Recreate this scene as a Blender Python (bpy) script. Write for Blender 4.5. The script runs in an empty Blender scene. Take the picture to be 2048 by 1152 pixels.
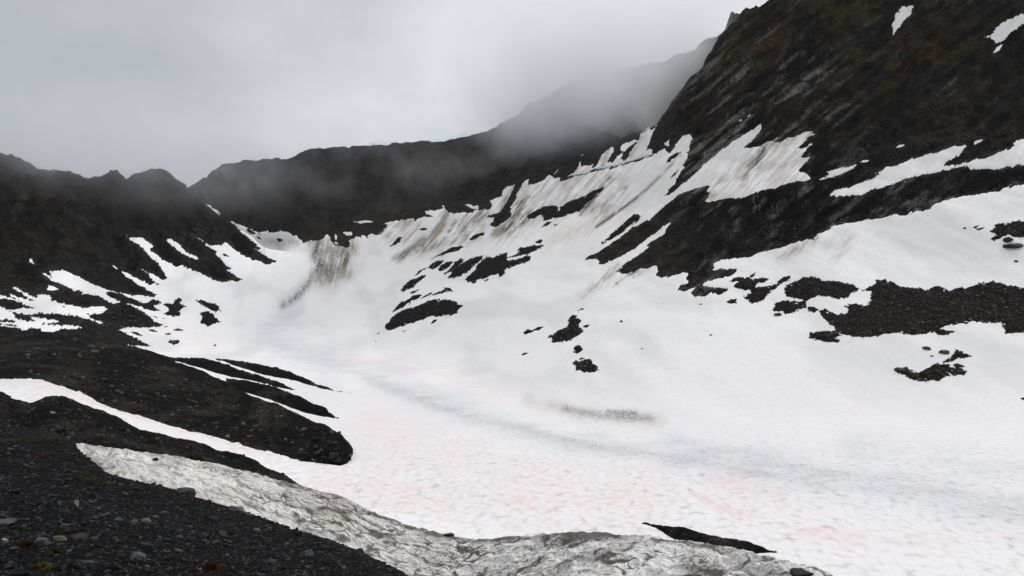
import bpy, bmesh, math, random, time
import numpy as np
T0 = time.time()
rng = np.random.default_rng(7)
random.seed(7)
C = bpy.context.scene.collection
S = bpy.context.scene

# ------------------------------------------------------------------ camera
F = 1400.0                      # focal length in photo pixels (photo 2048 wide)
CX, CY = 1024.0, 576.0
ZC = 40.0                       # eye height above the datum
cam = bpy.data.cameras.new('camera'); cam.sensor_width = 36.0; cam.lens = 36.0*F/2048.0
cam.clip_start = 0.1; cam.clip_end = 6000
co = bpy.data.objects.new('camera', cam); C.objects.link(co)
co.location = (0, 0, ZC); co.rotation_euler = (math.radians(90), 0, 0)
S.camera = co

# ------------------------------------------------------------------ light
S.view_settings.view_transform = 'Standard'; S.view_settings.look = 'None'
S.view_settings.exposure = 0.0; S.view_settings.gamma = 1.0
SUN_EL, SUN_AZ = math.radians(46), math.radians(58)     # azimuth from +Y towards +X
W = bpy.data.worlds.new('World'); S.world = W; W.use_nodes = True
nt = W.node_tree; nt.nodes.clear()
def nn(t, ty, **k):
    n = t.nodes.new(ty)
    for a, b in k.items(): setattr(n, a, b)
    return n
out = nn(nt, 'ShaderNodeOutputWorld'); add = nn(nt, 'ShaderNodeAddShader')
bg1 = nn(nt, 'ShaderNodeBackground'); bg2 = nn(nt, 'ShaderNodeBackground')
sky = nn(nt, 'ShaderNodeTexSky', sky_type='NISHITA', sun_disc=False)
sky.sun_elevation = SUN_EL; sky.sun_rotation = SUN_AZ
nt.links.new(sky.outputs[0], bg1.inputs[0]); bg1.inputs[1].default_value = 0.008
tc = nn(nt, 'ShaderNodeTexCoord')
def vm(t, op, a=None, b=None):
    n = nn(t, 'ShaderNodeVectorMath', operation=op)
    for i, x in enumerate((a, b)):
        if x is None: continue
        if isinstance(x, (tuple, list)): n.inputs[i].default_value = x
        else: t.links.new(x, n.inputs[i])
    return n
def mt(t, op, a=None, b=None, c=None, clamp=False):
    n = nn(t, 'ShaderNodeMath', operation=op, use_clamp=clamp)
    for i, x in enumerate((a, b, c)):
        if x is None: continue
        if isinstance(x, (int, float)): n.inputs[i].default_value = x
        else: t.links.new(x, n.inputs[i])
    return n.outputs[0]
def ramp(t, fac, stops):
    n = nn(t, 'ShaderNodeValToRGB'); e = n.color_ramp.elements
    while len(e) < len(stops): e.new(0.5)
    for q, (p, c) in zip(e, stops):
        q.position = p; q.color = (*c, 1) if len(c) == 3 else c
    t.links.new(fac, n.inputs[0]); return n.outputs[0]
# cloud deck: brighter round the hidden sun and overhead, greyer away from it, with soft billows
gd = (math.sin(math.radians(9))*math.cos(math.radians(20)), math.cos(math.radians(9))*math.cos(math.radians(20)), math.sin(math.radians(20)))
dot = vm(nt, 'DOT_PRODUCT', tc.outputs['Generated'], gd).outputs['Value']
n1 = nn(nt, 'ShaderNodeTexNoise'); n1.inputs['Scale'].default_value = 4.2; n1.inputs['Detail'].default_value = 6; n1.inputs['Roughness'].default_value = 0.5
mp = nn(nt, 'ShaderNodeMapping'); mp.inputs['Scale'].default_value = (1, 1, 1.6); mp.inputs['Location'].default_value = (3.1, 0.4, 1.2)
nt.links.new(tc.outputs['Generated'], mp.inputs[0]); nt.links.new(mp.outputs[0], n1.inputs['Vector'])
d2 = mt(nt, 'MULTIPLY_ADD', mt(nt, 'SUBTRACT', n1.outputs[0], 0.5), 0.34, dot)
glow = ramp(nt, d2, [(0.0, (0.44, 0.455, 0.48)), (0.72, (0.43, 0.445, 0.475)), (0.86, (0.54, 0.553, 0.58)), (0.95, (0.66, 0.668, 0.69)), (1.0, (0.74, 0.748, 0.768))])
sep = nn(nt, 'ShaderNodeSeparateXYZ'); nt.links.new(tc.outputs['Generated'], sep.inputs[0])
zen = ramp(nt, sep.outputs[2], [(0.0, (0, 0, 0)), (0.40, (0, 0, 0)), (0.72, (0.46, 0.445, 0.425)), (1.0, (0.58, 0.56, 0.54))])
mx = nn(nt, 'ShaderNodeMix', data_type='RGBA', blend_type='ADD'); mx.inputs[0].default_value = 0.9
nt.links.new(glow, mx.inputs[6]); nt.links.new(zen, mx.inputs[7])
nt.links.new(mx.outputs[2], bg2.inputs[0]); bg2.inputs[1].default_value = 1.0
nt.links.new(bg1.outputs[0], add.inputs[0]); nt.links.new(bg2.outputs[0], add.inputs[1])
nt.links.new(add.outputs[0], out.inputs[0])
sl = bpy.data.lights.new('sun', 'SUN'); sl.energy = 1.3; sl.angle = math.radians(14); sl.color = (1.0, 0.97, 0.93)
so = bpy.data.objects.new('sun', sl); C.objects.link(so)
so.rotation_euler = (math.radians(90)-SUN_EL, 0, math.pi-SUN_AZ)
S.cycles.max_bounces = 12; S.cycles.diffuse_bounces = 3; S.cycles.volume_bounces = 10
S.cycles.use_denoising = True
S.cycles.volume_step_rate = 2.0; S.cycles.volume_max_steps = 64

# ------------------------------------------------------------------ numpy helpers
def _h(ix, iy, iz, s):
    with np.errstate(over='ignore'):
        n = (ix.astype(np.uint32)*np.uint32(374761393) + iy.astype(np.uint32)*np.uint32(668265263)
             + iz.astype(np.uint32)*np.uint32(2147483647 - 1274126177) + np.uint32(s)*np.uint32(1013904223))
        n = (n ^ (n >> np.uint32(13)))*np.uint32(1274126177)
        n = (n ^ (n >> np.uint32(16)))*np.uint32(2246822519)
        return n ^ (n >> np.uint32(15))
def noise(x, y, z=None, s=0):
    """gradient-like value noise in about -1..1"""
    x = np.asarray(x, np.float64); y = np.asarray(y, np.float64)
    z = np.zeros_like(x) + (0.37 if z is None else z)
    xi = np.floor(x); yi = np.floor(y); zi = np.floor(z)
    fx = x-xi; fy = y-yi; fz = z-zi
    xi = xi.astype(np.int64); yi = yi.astype(np.int64); zi = zi.astype(np.int64)
    u = fx*fx*fx*(fx*(fx*6-15)+10); v = fy*fy*fy*(fy*(fy*6-15)+10); w = fz*fz*fz*(fz*(fz*6-15)+10)
    r = 0
    for a in (0, 1):
        for b in (0, 1):
            for c in (0, 1):
                h = _h(xi+a, yi+b, zi+c, s)
                gx = (h & np.uint32(1023)).astype(np.float32)/511.5-1
                gy = ((h >> np.uint32(10)) & np.uint32(1023)).astype(np.float32)/511.5-1
                gz = ((h >> np.uint32(20)) & np.uint32(1023)).astype(np.float32)/511.5-1
                r = r + (gx*(fx-a)+gy*(fy-b)+gz*(fz-c))*(u if a else 1-u)*(v if b else 1-v)*(w if c else 1-w)
    return r*1.6
def fbm(x, y, z=None, o=4, s=0, g=0.5, ridged=False):
    r = 0; a = 1.0; f = 1.0; t = 0
    for k in range(o):
        q = noise(x*f, y*f, None if z is None else z*f, s+k)
        if ridged: q = 1-2*np.abs(q)
        r = r+a*q; t += a; a *= g; f *= 2.03
    return r/t
def worley(x, y, s=0):
    """F1, F2-F1 and a random value per cell, on plane coordinates"""
    xi = np.floor(x).astype(np.int64); yi = np.floor(y).astype(np.int64)
    f1 = np.full(x.shape, 9.0); f2 = np.full(x.shape, 9.0)
    for a in (-1, 0, 1):
        for b in (-1, 0, 1):
            h = _h(xi+a, yi+b, xi*0, s)
            px = xi+a+(h & np.uint32(1023))/1023.0; py = yi+b+((h >> np.uint32(10)) & np.uint32(1023))/1023.0
            d = np.hypot(px-x, py-y)
            f2 = np.minimum(f2, np.maximum(f1, d)); f1 = np.minimum(f1, d)
    return f1, f2-f1
def sm(a, lo, hi):
    t = np.clip((a-lo)/(hi-lo), 0, 1); return t*t*(3-2*t)
def curve(us, pts, sig=0):
    pts = sorted(pts); y = np.interp(us, [p[0] for p in pts], [p[1] for p in pts])
    if sig:
        k = np.arange(-3*sig, 3*sig+1, max(1, sig/8)); w = np.exp(-0.5*(k/sig)**2); w /= w.sum()
        y = sum(wi*np.interp(us+ki, us, y) for ki, wi in zip(k, w))
    return y
def zof(v, Y): return -(v-CY)/F*Y
def vof(z, Y): return CY-z*F/Y

# photo crops the outlines were traced in: (x0, y0, scale)
CR = dict(A=(0,380,5.12), B=(0,560,5.12), C=(360,390,5.12), D=(700,380,5.12), E=(1000,240,5.12), F=(740,480,5.12),
          G=(1100,400,5.12), H=(1300,230,5.12), I=(1648,240,5.12), J=(1360,420,5.12), K=(1648,400,5.12), L=(1500,540,3.737),
          M=(240,640,4.096), N=(0,720,4.096), O=(380,860,4.096), P=(1240,1000,4.096), Q=(980,600,6.4), R=(0,250,2.88),
          T=(1300,0,2.4), U=(1000,0,3.388), V=(360,240,2.926), X=(0,0,1.0))
def px(c, *a):
    x0, y0, s = CR[c]
    if len(a) == 1: a = a[0]
    a = np.array(a, float).reshape(-1, 2); return a/s+np.array([x0, y0])

# ------------------------------------------------------------------ lofted terrain layers
US = np.concatenate([-40-np.cumsum(np.geomspace(4, 120, 50))[::-1], np.arange(-40, 2089, 2.0), 2088+np.cumsum(np.geomspace(4, 120, 50))])
def pchip_eval(Yn, Zn, seg, Yq):
    """Yn, Zn: nodes x cols; monotone cubic; Yq rows inside segment seg"""
    h = np.diff(Yn, axis=0); d = np.diff(Zn, axis=0)/h
    m = np.zeros_like(Zn); m[0] = d[0]; m[-1] = d[-1]
    w1 = 2*h[1:]+h[:-1]; w2 = h[1:]+2*h[:-1]
    same = d[:-1]*d[1:] > 0
    with np.errstate(divide='ignore', invalid='ignore'):
        hm = (w1+w2)/(w1/d[:-1]+w2/d[1:])
    m[1:-1] = np.where(same, hm, 0)
    t = (Yq-Yn[seg])/h[seg]
    return ((2*t**3-3*t**2+1)*Zn[seg]+(t**3-2*t**2+t)*h[seg]*m[seg]+(-2*t**3+3*t**2)*Zn[seg+1]+(t**3-t**2)*h[seg]*m[seg+1])
class Layer:
    def __init__(s, us, nodes, rows, amp=None):
        s.us = us
        Yn = np.array([n[0] for n in nodes], float); Zn = np.array([n[1] for n in nodes], float)
        Ys, Zs, pos = [], [], []
        for k, r in enumerate(rows):
            t = np.arange(r)/r
            if k == len(rows)-1: t = np.append(t, 1.0)
            for q in t:
                Y = Yn[k]*(Yn[k+1]/Yn[k])**q
                Ys.append(Y); Zs.append(pchip_eval(Yn, Zn, k, Y)); pos.append(k+q)
        s.Y = np.array(Ys); s.Z = np.array(Zs); s.pos = np.array(pos)
        s.U = np.broadcast_to(us, s.Y.shape); s.X = (s.U-CX)/F*s.Y
        if amp is not None:
            a = np.array(amp, float); i = np.clip(s.pos.astype(int), 0, len(a)-2); f = (s.pos-i)[:, None]
            s.amp = a[i]*(1-f)+a[i+1]*f
    @property
    def V(s): return CY-s.Z*F/s.Y
    def raster(s, u0=0, u1=2048, v0=0, v1=1152):
        """first-hit depth of this layer on the pixel raster; nan where it is not seen"""
        s.ru, s.rv = u0, v0
        R = np.full((v1-v0, u1-u0), np.nan); V = s.V; vq = np.arange(v0, v1)+0.0
        cols = np.interp(np.arange(u0, u1), s.us, np.arange(len(s.us)))
        for j, c in enumerate(cols):
            i = int(c); f = c-i; i2 = min(i+1, len(s.us)-1)
            v = V[:, i]*(1-f)+V[:, i2]*f; y = s.Y[:, i]*(1-f)+s.Y[:, i2]*f
            mn = np.minimum.accumulate(v); k = np.append(True, v[1:] < mn[:-1])
            vv = v[k][::-1]; yy = y[k][::-1]
            q = np.interp(vq, vv, yy); q[(vq < vv[0]) | (vq > vv[-1])] = np.nan
            R[:, j] = q
        s.R = R; return s
    def depth(s, u, v):
        u = np.atleast_1d(np.asarray(u, float)); v = np.atleast_1d(np.asarray(v, float))
        a = np.clip(u-s.ru, 0, s.R.shape[1]-1.001); b = np.clip(v-s.rv, 0, s.R.shape[0]-1.001)
        i = a.astype(int); j = b.astype(int); fa = a-i; fb = b-j
        r = (s.R[j, i]*(1-fa)+s.R[j, i+1]*fa)*(1-fb)+(s.R[j+1, i]*(1-fa)+s.R[j+1, i+1]*fa)*fb
        bad = np.isnan(r); r[bad] = s.R[j, i][bad]
        return r
    def at(s, u, v):
        y = float(s.depth(u, v)[0])
        return np.array([(u-CX)/F*y, y, ZC+zof(v, y)])
    def zat(s, X, Y):
        X = np.atleast_1d(X); Y = np.atleast_1d(Y); u = CX+F*X/Y
        c = np.clip(np.interp(u, s.us, np.arange(len(s.us))).round().astype(int), 0, len(s.us)-1)
        return np.array([np.interp(y, s.Y[:, k], s.Z[:, k]) for y, k in zip(Y, c)])

us = US
K1 = lambda pts, sig=25: curve(us, pts, sig)
# --- the cirque: basin floor, slopes, left ridge, headwall, right mountain in one sheet
Y1 = K1([(-500,79),(281,79),(400,80),(520,78),(605,74),(700,65),(900,57),(3500,57)])
z1 = K1([(-500,-12.8),(0,-12.6),(56,-13.6),(105,-12.9),(165,-13.9),(281,-16.8),(400,-18.4),(520,-20.2),(605,-21.9),(700,-22),(3500,-22)])
Y2 = K1([(-500,101),(0,100),(150,100),(300,97),(400,95),(500,91),(600,88),(700,87),(3500,84)])
z2 = K1([(-500,-13.5),(0,-13.3),(60,-13.0),(100,-13.5),(150,-15.0),(200,-16.8),(300,-18.5),(400,-20),(500,-21),(600,-22),(700,-22.2),(3500,-22.2)])
Y3 = K1([(-500,180),(0,182),(150,192),(300,218),(440,238),(600,236),(760,218),(900,180),(1000,148),(1100,129),(1300,116),(1400,114),(2048,112),(3500,112)], 50)
z3 = K1([(-500,-10.5),(0,-10.7),(150,-12.2),(240,-16),(300,-18.9),(440,-21.4),(600,-22),(3500,-22)], 40)
def NV(Yp, Vp, sig=45):
    Y = K1(Yp, sig); return Y, zof(K1(Vp, sig), Y)
Y4, z4 = NV([(-500,225),(0,235),(150,240),(300,290),(440,310),(600,330),(760,318),(900,265),(1000,235),(1100,208),(1250,184),(1400,165),(1600,158),(2048,152),(3500,150)],
            [(-500,600),(0,600),(150,605),(300,600),(440,590),(600,580),(760,575),(900,590),(1000,600),(1100,610),(1250,620),(1400,640),(2048,640),(3500,640)])
Y5, z5 = NV([(-500,280),(0,295),(150,310),(300,350),(440,372),(550,372),(640,385),(760,388),(900,360),(1000,322),(1100,300),(1250,276),(1400,230),(1600,208),(2048,185),(3500,180)],
            [(-500,500),(0,500),(300,500),(440,505),(550,530),(640,520),(760,490),(900,470),(1000,465),(1100,450),(1250,425),(1400,430),(1600,430),(2048,420),(3500,420)])
Y6, z6 = NV([(-500,320),(0,340),(150,350),(300,400),(440,408),(550,390),(640,410),(760,410),(900,385),(1000,360),(1100,345),(1250,328),(1400,290),(1600,256),(2048,232),(3500,225)],
            [(-500,400),(0,400),(150,420),(300,420),(440,455),(550,517),(640,492),(760,465),(900,435),(1000,415),(1100,385),(1250,340),(1400,290),(1600,250),(2048,180),(3500,150)])
rb = [(-500,240),(-100,275),(0,302),(20,308),(40,316),(60,328),(80,340),(100,343),(130,341),(155,347),(175,356),(190,350),(205,349),(220,340),(235,343),(252,358),(265,348),(280,347),(300,338),(332,339),(350,355),(372,372),(390,395),(415,412),(450,440),(500,470),(550,518),
      (600,492),(640,480),(700,476),(760,450),(830,425),(900,415),(960,405),(1000,388),(1050,366),(1100,350),(1150,330),(1200,310),(1250,285),(1300,260),(1316,249),(1348,201),(1372,168),(1404,142),(1407,130),(1425,103),(1443,77),(1455,56),(1475,38),(1487,22),(1514,12),(1537,10),(1546,0),(1600,-40),(1700,-100),(2048,-260),(3500,-400)]
YB = K1([(-500,380),(0,395),(200,425),(375,450),(415,440),(450,426),(500,408),(550,396),(600,415),(640,426),(760,430),(900,415),(1000,392),(1100,376),(1200,370),(1300,374),(1372,372),(1407,362),(1455,352),(1546,342),(1700,336),(2048,338),(3500,330)])
zB = zof(curve(us, rb, 3), YB)
rc = [(-500,470),(0,440),(300,400),(374,372.6),(404,358),(428,342),(445,329),(462,323),(486,318),(510,319.6),(541,316),(572,315),(596,308),(620,296),(650,295),(681,291),(715,290.6),(753,288),(797,287),(838,283),(873,283),(920,274),(968,266),(992,255),(1000,248),(1030,233),(1059,207),(1089,195),(1148,162),(1207,140),(1266,136),(1325,127),(1348,120),(1369,118),(1500,100),(2048,100),(3500,100)]
YC = K1([(-500,500),(300,500),(600,520),(1000,532),(1300,532),(3500,520)])
zC = zof(curve(us, rc, 3), YC)
wall = curve(us, [(520,0),(600,1),(1270,1),(1318,0)], 6)         # 1 where the headwall foot is seen, 0 where B is a crest
Yd = YB+curve(us, [(0,28),(3500,28)])
zd = wall*(zB+(zC-zB)*(Yd-YB)/(YC-YB))+(1-wall)*(zB-14)
YD = 0.45*Yd+0.55*YC
lin = zd+(zC-zd)*(YD-Yd)/(YC-Yd)
shoulder = zof(curve(us, [(1340,122),(1369,118),(1384,109),(1395,97),(1407,77),(1437,62),(1452,47),(1460,27),(1484,21),(1540,16),(1700,0)], 2), YD)
ws = curve(us, [(1330,0),(1372,1),(1700,1),(1900,0)], 4)
zD = lin*(1-ws)+shoulder*ws
Y0 = us*0+24; z0 = us*0-24
al = curve(us, [(430,1),(600,0)]); ar = curve(us, [(1300,0),(1450,1)])
o1 = us*0+1
cirque = Layer(us, [(Y0,z0),(Y1,z1),(Y2,z2),(Y3,z3),(Y4,z4),(Y5,z5),(Y6,z6),(YB,zB),(Yd,zd),(YD,zD),(YC,zC),(YC+90,zC-110)],
               [50,60,150,120,110,110,160,14,50,80,10],
               [o1*.05, o1*.10, o1*.10, .15+.3*al, .5+1.3*al+.2*ar, 1.1+2.2*al+.9*ar, 1.5+2.5*al+2.0*ar, .9*o1+.2*al+.4*ar, 2*o1, 3*o1, 1.2*o1, 2*o1])
c = cirque
# large relief: gullies and ribs on the mountains, gentle swells on the snow
c.Z = c.Z + c.amp*(1.0*fbm(c.X/38, c.Y/38, c.Z/38, 4, 11)+0.5*fbm((c.X+0.7*c.Z)/14, c.Y/40, (c.Z-0.7*c.X)/40, 3, 21))
c.Z = c.Z + (0.10*fbm(c.X/9, c.Y/14, None, 3, 31)+0.75*fbm((c.X+0.3*c.Y)/26, (c.Y-0.3*c.X)/60, None, 3, 33))*sm(c.pos, 2, 3.6)[:, None]
c.raster(-500, 2560, -100, 1300)
print('cirque', c.Y.shape, time.time()-T0)

# --- foreground gravel slope under the camera
l1c = [(-500,800),(0,855.5),(37,862),(73,869),(102,873),(137,882),(151,891),(154,908),(181,930),(207,952),(225,960),(244,964),(269,970),(305,976),(342,983),(356,990),(380,999),(417,1008),(453,1019),(502,1031),(539,1043),(587,1060),(636,1075),(673,1086),(722,1104),(758,1125),(793,1141),(815,1153),(900,1210),(1100,1320),(1600,1500),(3500,1800)]
Yc1 = K1([(-500,26),(0,23),(120,20),(155,18),(225,16),(300,14.5),(500,12),(700,9.6),(815,8.6),(1100,6.8),(1600,5.5),(3500,4)])
zc1 = zof(curve(us, l1c, 4), Yc1)
Yb1 = K1([(-500,5.2),(0,4.6),(300,4.9),(600,6.0),(815,6.2),(1100,5.0),(1600,4.2),(3500,3.2)])
zb1 = K1([(-500,-1.75),(0,-1.87),(300,-2.03),(600,-2.5),(815,-2.75),(1100,-3.0),(1600,-3.2),(3500,-3.0)])
Ym1 = (Yb1*Yc1)**0.5
zm1 = zb1+(zc1-zb1)*((Ym1-Yb1)/(Yc1-Yb1))**1.12
ground = Layer(us, [(us*0+0.35, us*0-1.55), (Yb1,zb1), (Ym1,zm1), (Yc1,zc1), (Yc1+2.5, zc1-1.9), (Yc1+12, zc1-13)], [60,130,130,30,12])
g = ground
g.Z = g.Z + 0.06*fbm(g.X/1.8, g.Y/1.8, None, 4, 41)+0.018*fbm(g.X/0.25, g.Y/0.25, None, 3, 44)
g.raster(-100, 1000, 700, 1160)

# --- dirty snow bank behind it
bc = [(100,885),(155,890),(250,900),(350,914),(450,936),(520,953),(560,963),(604,974),(640,985),(670,992),(700,1004),(740,1025),(800,1047),(850,1063),(890,1074),(920,1081),(945,1083),(1000,1081),(1045,1077),(1090,1073),(1140,1067),(1180,1065),(1250,1072),(1300,1077),(1338,1084),(1386,1089),(1435,1098),(1484,1108),(1509,1113),(1557,1125),(1618,1138),(1655,1151),(1680,1165),(1750,1200),(2000,1330),(3500,1500)]
ub = np.arange(110, 1760, 1.5)
Yc2 = curve(ub, [(100,27),(155,28),(400,29),(604,30),(800,28),(950,26),(1180,24),(1400,22),(1660,19),(3500,14)], 30)
zc2 = zof(curve(ub, bc, 4), Yc2)
v1b = np.maximum(np.minimum(np.interp(ub, [p[0] for p in l1c], [p[1] for p in l1c]), 1165), np.interp(ub, [p[0] for p in bc], [p[1] for p in bc])+3)
z1b = zc2-0.5; Yb2 = np.minimum(-z1b*F/(v1b-CY), Yc2-0.5)
Ym2 = Yb2+0.62*(Yc2-Yb2); zm2 = zof(vof(z1b, Yb2)+0.72*(vof(zc2, Yc2)-vof(z1b, Yb2)), Ym2)
bank = Layer(ub, [(Yb2-3.5, z1b-1.9), (Yb2,z1b), (Ym2,zm2), (Yc2,zc2), (Yc2+1.6, zc2-0.75), (Yc2+26, us[0]*0+zc2*0-23.5)], [30,90,110,26,14])
b = bank
ang = math.radians(-14)
bx = b.X*math.cos(ang)+b.Y*math.sin(ang); by = -b.X*math.sin(ang)+b.Y*math.cos(ang)
wx = bx+0.35*fbm(b.X/1.3, b.Y/1.3, None, 3, 51); wy = by+0.25*fbm(b.X/1.3, b.Y/1.3, None, 3, 57)
f1a, eda = worley(wx/0.95, wy/0.62, 3); f1b, edb = worley(wx/0.42+7, wy/0.30, 5)
b.cup = 0.62*np.clip(1-eda*2.6, 0, 1)**1.5+0.38*np.clip(1-edb*2.4, 0, 1)**1.5
cupamp = 0.13*sm(b.pos, 0.6, 1.4)[:, None]
b.Z = b.Z + cupamp*(0.9*np.clip(1-eda*1.6, 0, 1)+0.4*np.clip(1-edb*1.6, 0, 1)-0.85)+0.05*fbm(b.X/0.5, b.Y/0.5, None, 3, 61)+0.10*fbm(b.X/3, b.Y/3, None, 3, 63)
b.raster(100, 1760, 860, 1160)

# --- moraines (dark ridges on the basin floor)
def mound(us_, lo, hi, Yb, dY, sink=1.5, rows=(8, 30, 40, 10, 8), mid=0.62, hump=0.10, rough=0.25):
    vb = curve(us_, lo, 2)+0.9*noise(us_/4, us_*0, None, 7)+1.4*noise(us_/13, us_*0, None, 8); vh = np.minimum(curve(us_, hi, 2)+1.0*noise(us_/3.5, us_*0, None, 9)+1.6*noise(us_/12, us_*0, None, 10), vb-0.2)
    zb = zof(vb, Yb); Yc = Yb+dY; zc = zof(vh, Yc); Ym = Yb+0.5*dY
    zm = zof(vb+(vh-vb)*mid, Ym)+hump*(zc-zb).clip(0)
    return Layer(us_, [(Yb*0.96, zb-sink*1.5), (Yb,zb), (Ym,zm), (Yc,zc), (Yc+0.5*dY, zc-np.maximum(0.35*dY, 0.5)), (Yc+1.6*dY, zb-sink-3-0.6*dY)], rows)
l4lo = [(-500,765),(0,761),(24,758.6),(49,758),(73,760),(98,764),(117,769),(124,775),(137,780),(154,788),(156,794),(181,805),(207,814),(244,825),(293,840),(342,853),(391,868),(439,882),(500,896),(524,903),(551,914),(575,920),(612,926),(648,931),(670,932),(690,930),(699,924),(704,915),(708,907)]
l4hi = [(-500,655),(0,655),(50,661),(100,664),(150,668),(250,689),(304,703),(330,712),(352,723),(386,735),(411,745),(435,756),(452,764),(470,775),(492,787),(521,797),(552,808),(582,823),(621,841),(659,857),(672,866),(684,872),(692,884),(700,893),(705,903),(708,907)]
u4 = us[us < 707.5]
Y4b = curve(u4, [(-500,101),(0,100.5),(150,100.5),(300,97.5),(400,95.5),(500,91.5),(600,88.5),(680,87),(695,88),(702,90.6),(706,94),(716,94)], 3)
Y4c = curve(u4, [(-500,165),(0,168),(200,160),(352,150),(479,136),(500,119),(580,109),(660,100),(690,96),(702,94.8),(706,94.6),(716,94.6)], 3)
hill = mound(u4, l4lo, l4hi, Y4b, Y4c-Y4b, rows=(8,60,70,16,8), mid=0.60, hump=0.02)
l3hi = [(-500,790),(0,785),(19,791),(22,796),(41,802),(56,807),(65,807),(76,800.6),(90,794.5),(105,791.5),(129,792),(146,798),(164,808),(181,813),(207,821),(232,832),(256,846),(281,858),(290,859),(317,865),(354,874),(391,882),(415,888.5),(439,900.7),(476,907),(502,915),(517,922),(531,933),(551,943),(573,950),(587,962),(605,974),(620,986)]
u3 = us[us < 622]
Y3c = curve(u3, [(-500,74),(0,75),(300,76),(520,75),(605,72),(622,71)], 10)
hill2 = mound(u3, [(-500,960),(0,955),(300,985),(520,1000),(605,985),(622,990)], l3hi, curve(u3, [(-500,46),(0,47),(300,52),(605,66),(622,67)], 10), Y3c-curve(u3, [(-500,46),(0,47),(300,52),(605,66),(622,67)], 10), rows=(8,50,60,14,8), mid=0.60, hump=0.05)
hill2.Y = np.where(hill2.pos[:, None] > 3.02, np.minimum(hill2.Y, Y3c+(hill2.pos[:, None]-3)*3.2), hill2.Y); hill2.X = (hill2.U-CX)/F*hill2.Y
hill2.Z = hill2.Z-6*sm(hill2.U, 606, 621)
for h, s_ in ((hill, 71), (hill2, 75)):
    k = np.exp(-((h.pos[:, None]-3)/0.22)**2)
    h.Z = h.Z + (1-0.85*k)*sm(h.pos, .9, 1.4)[:, None]*(3.2*fbm(h.X/16, h.Y/22, None, 4, s_)+0.5*fbm((h.X+.5*h.Y)/6, h.Y/18, None, 3, s_+2))*(0.35 if h is hill2 else 0.6)
    h.Z = h.Z + 0.20*fbm(h.X/1.3, h.Y/1.3, None, 4, s_+4)*sm(h.pos, .95, 1.1)[:, None]
    h.raster(-60, 760, 600, 1010)
def pts(c, *a): return [tuple(p) for p in px(c, *a)]
def ridge(name_lo, name_hi, dY, u0, u1, rough, seed):
    uu = np.arange(u0, u1, 1.5)
    vb = curve(uu, name_lo, 2)
    return uu, vb
FING = []
def finger(lo, hi, u0, u1, dY, seed, lift=0.0, rough=0.45):
    FING.append((lo, hi, u0, u1+8, min(p[1] for p in hi)-6, max(p[1] for p in lo)+8))
    uu = np.arange(u0, u1, 1.5)
    Yb = cirque.depth(uu, curve(uu, lo, 2)+1)
    Yb = np.interp(uu, uu[~np.isnan(Yb)], Yb[~np.isnan(Yb)])
    k = np.ones(25)/25; Yb = np.convolve(np.pad(Yb, 12, 'edge'), k, 'valid')
    Yh = cirque.depth(uu, np.minimum(curve(uu, hi, 2), curve(uu, lo, 2)-0.2)); Yh = np.interp(uu, uu[~np.isnan(Yh)], Yh[~np.isnan(Yh)])
    Yh = np.convolve(np.pad(Yh, 12, 'edge'), k, 'valid')
    m = mound(uu, lo, hi, Yb, np.clip(0.5*(Yh-Yb), 0.15, dY), rows=(5,14,18,6,5))
    m.Z = m.Z + rough*(0.6*fbm(m.X/4, m.Y/4, None, 4, seed)+0.8*fbm(m.X/1.1, m.Y/1.1, None, 3, seed+3))*sm(m.pos, 1, 1.3)[:, None]
    return m
r3 = finger(pts('M',(860,560),(960,585),(1080,610),(1150,630),(1280,675),(1430,735),(1600,785),(1800,812),(1830,820)), pts('M',(860,480),(980,488),(1100,510),(1200,530),(1290,555),(1350,585),(1480,625),(1600,690),(1700,738),(1722,768),(1805,811),(1830,822)), 452, 682, 16, 81)
r2 = finger(pts('M',(300,320),(460,340),(560,365),(700,410),(830,450),(980,482),(1100,500),(1290,555),(1440,581),(1470,590)), pts('M',(300,285),(370,298),(520,310),(700,318),(780,330),(880,370),(960,400),(1050,430),(1150,455),(1250,490),(1330,520),(1440,579),(1470,592)), 314, 595, 14, 83)
r1 = finger(pts('M',(780,318),(800,320),(900,365),(1000,395),(1100,430),(1250,470),(1400,490),(1500,515),(1600,555),(1700,575),(1790,588),(1895,605),(1920,610)), pts('M',(780,322),(820,318),(950,335),(1100,355),(1250,385),(1350,410),(1460,455),(1550,490),(1600,525),(1700,550),(1790,585),(1895,602),(1920,612)), 432, 706, 10, 85)
r4 = finger(pts('P',(170,195),(250,205),(330,250),(380,290),(440,335),(600,380),(800,430),(1000,470),(1100,440),(1280,432),(1330,440)), pts('P',(170,190),(200,182),(280,198),(350,210),(450,218),(550,230),(700,280),(820,302),(960,322),(1050,340),(1150,375),(1220,410),(1280,429),(1330,442)), 1282, 1562, 7, 87, rough=0.12)

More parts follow.
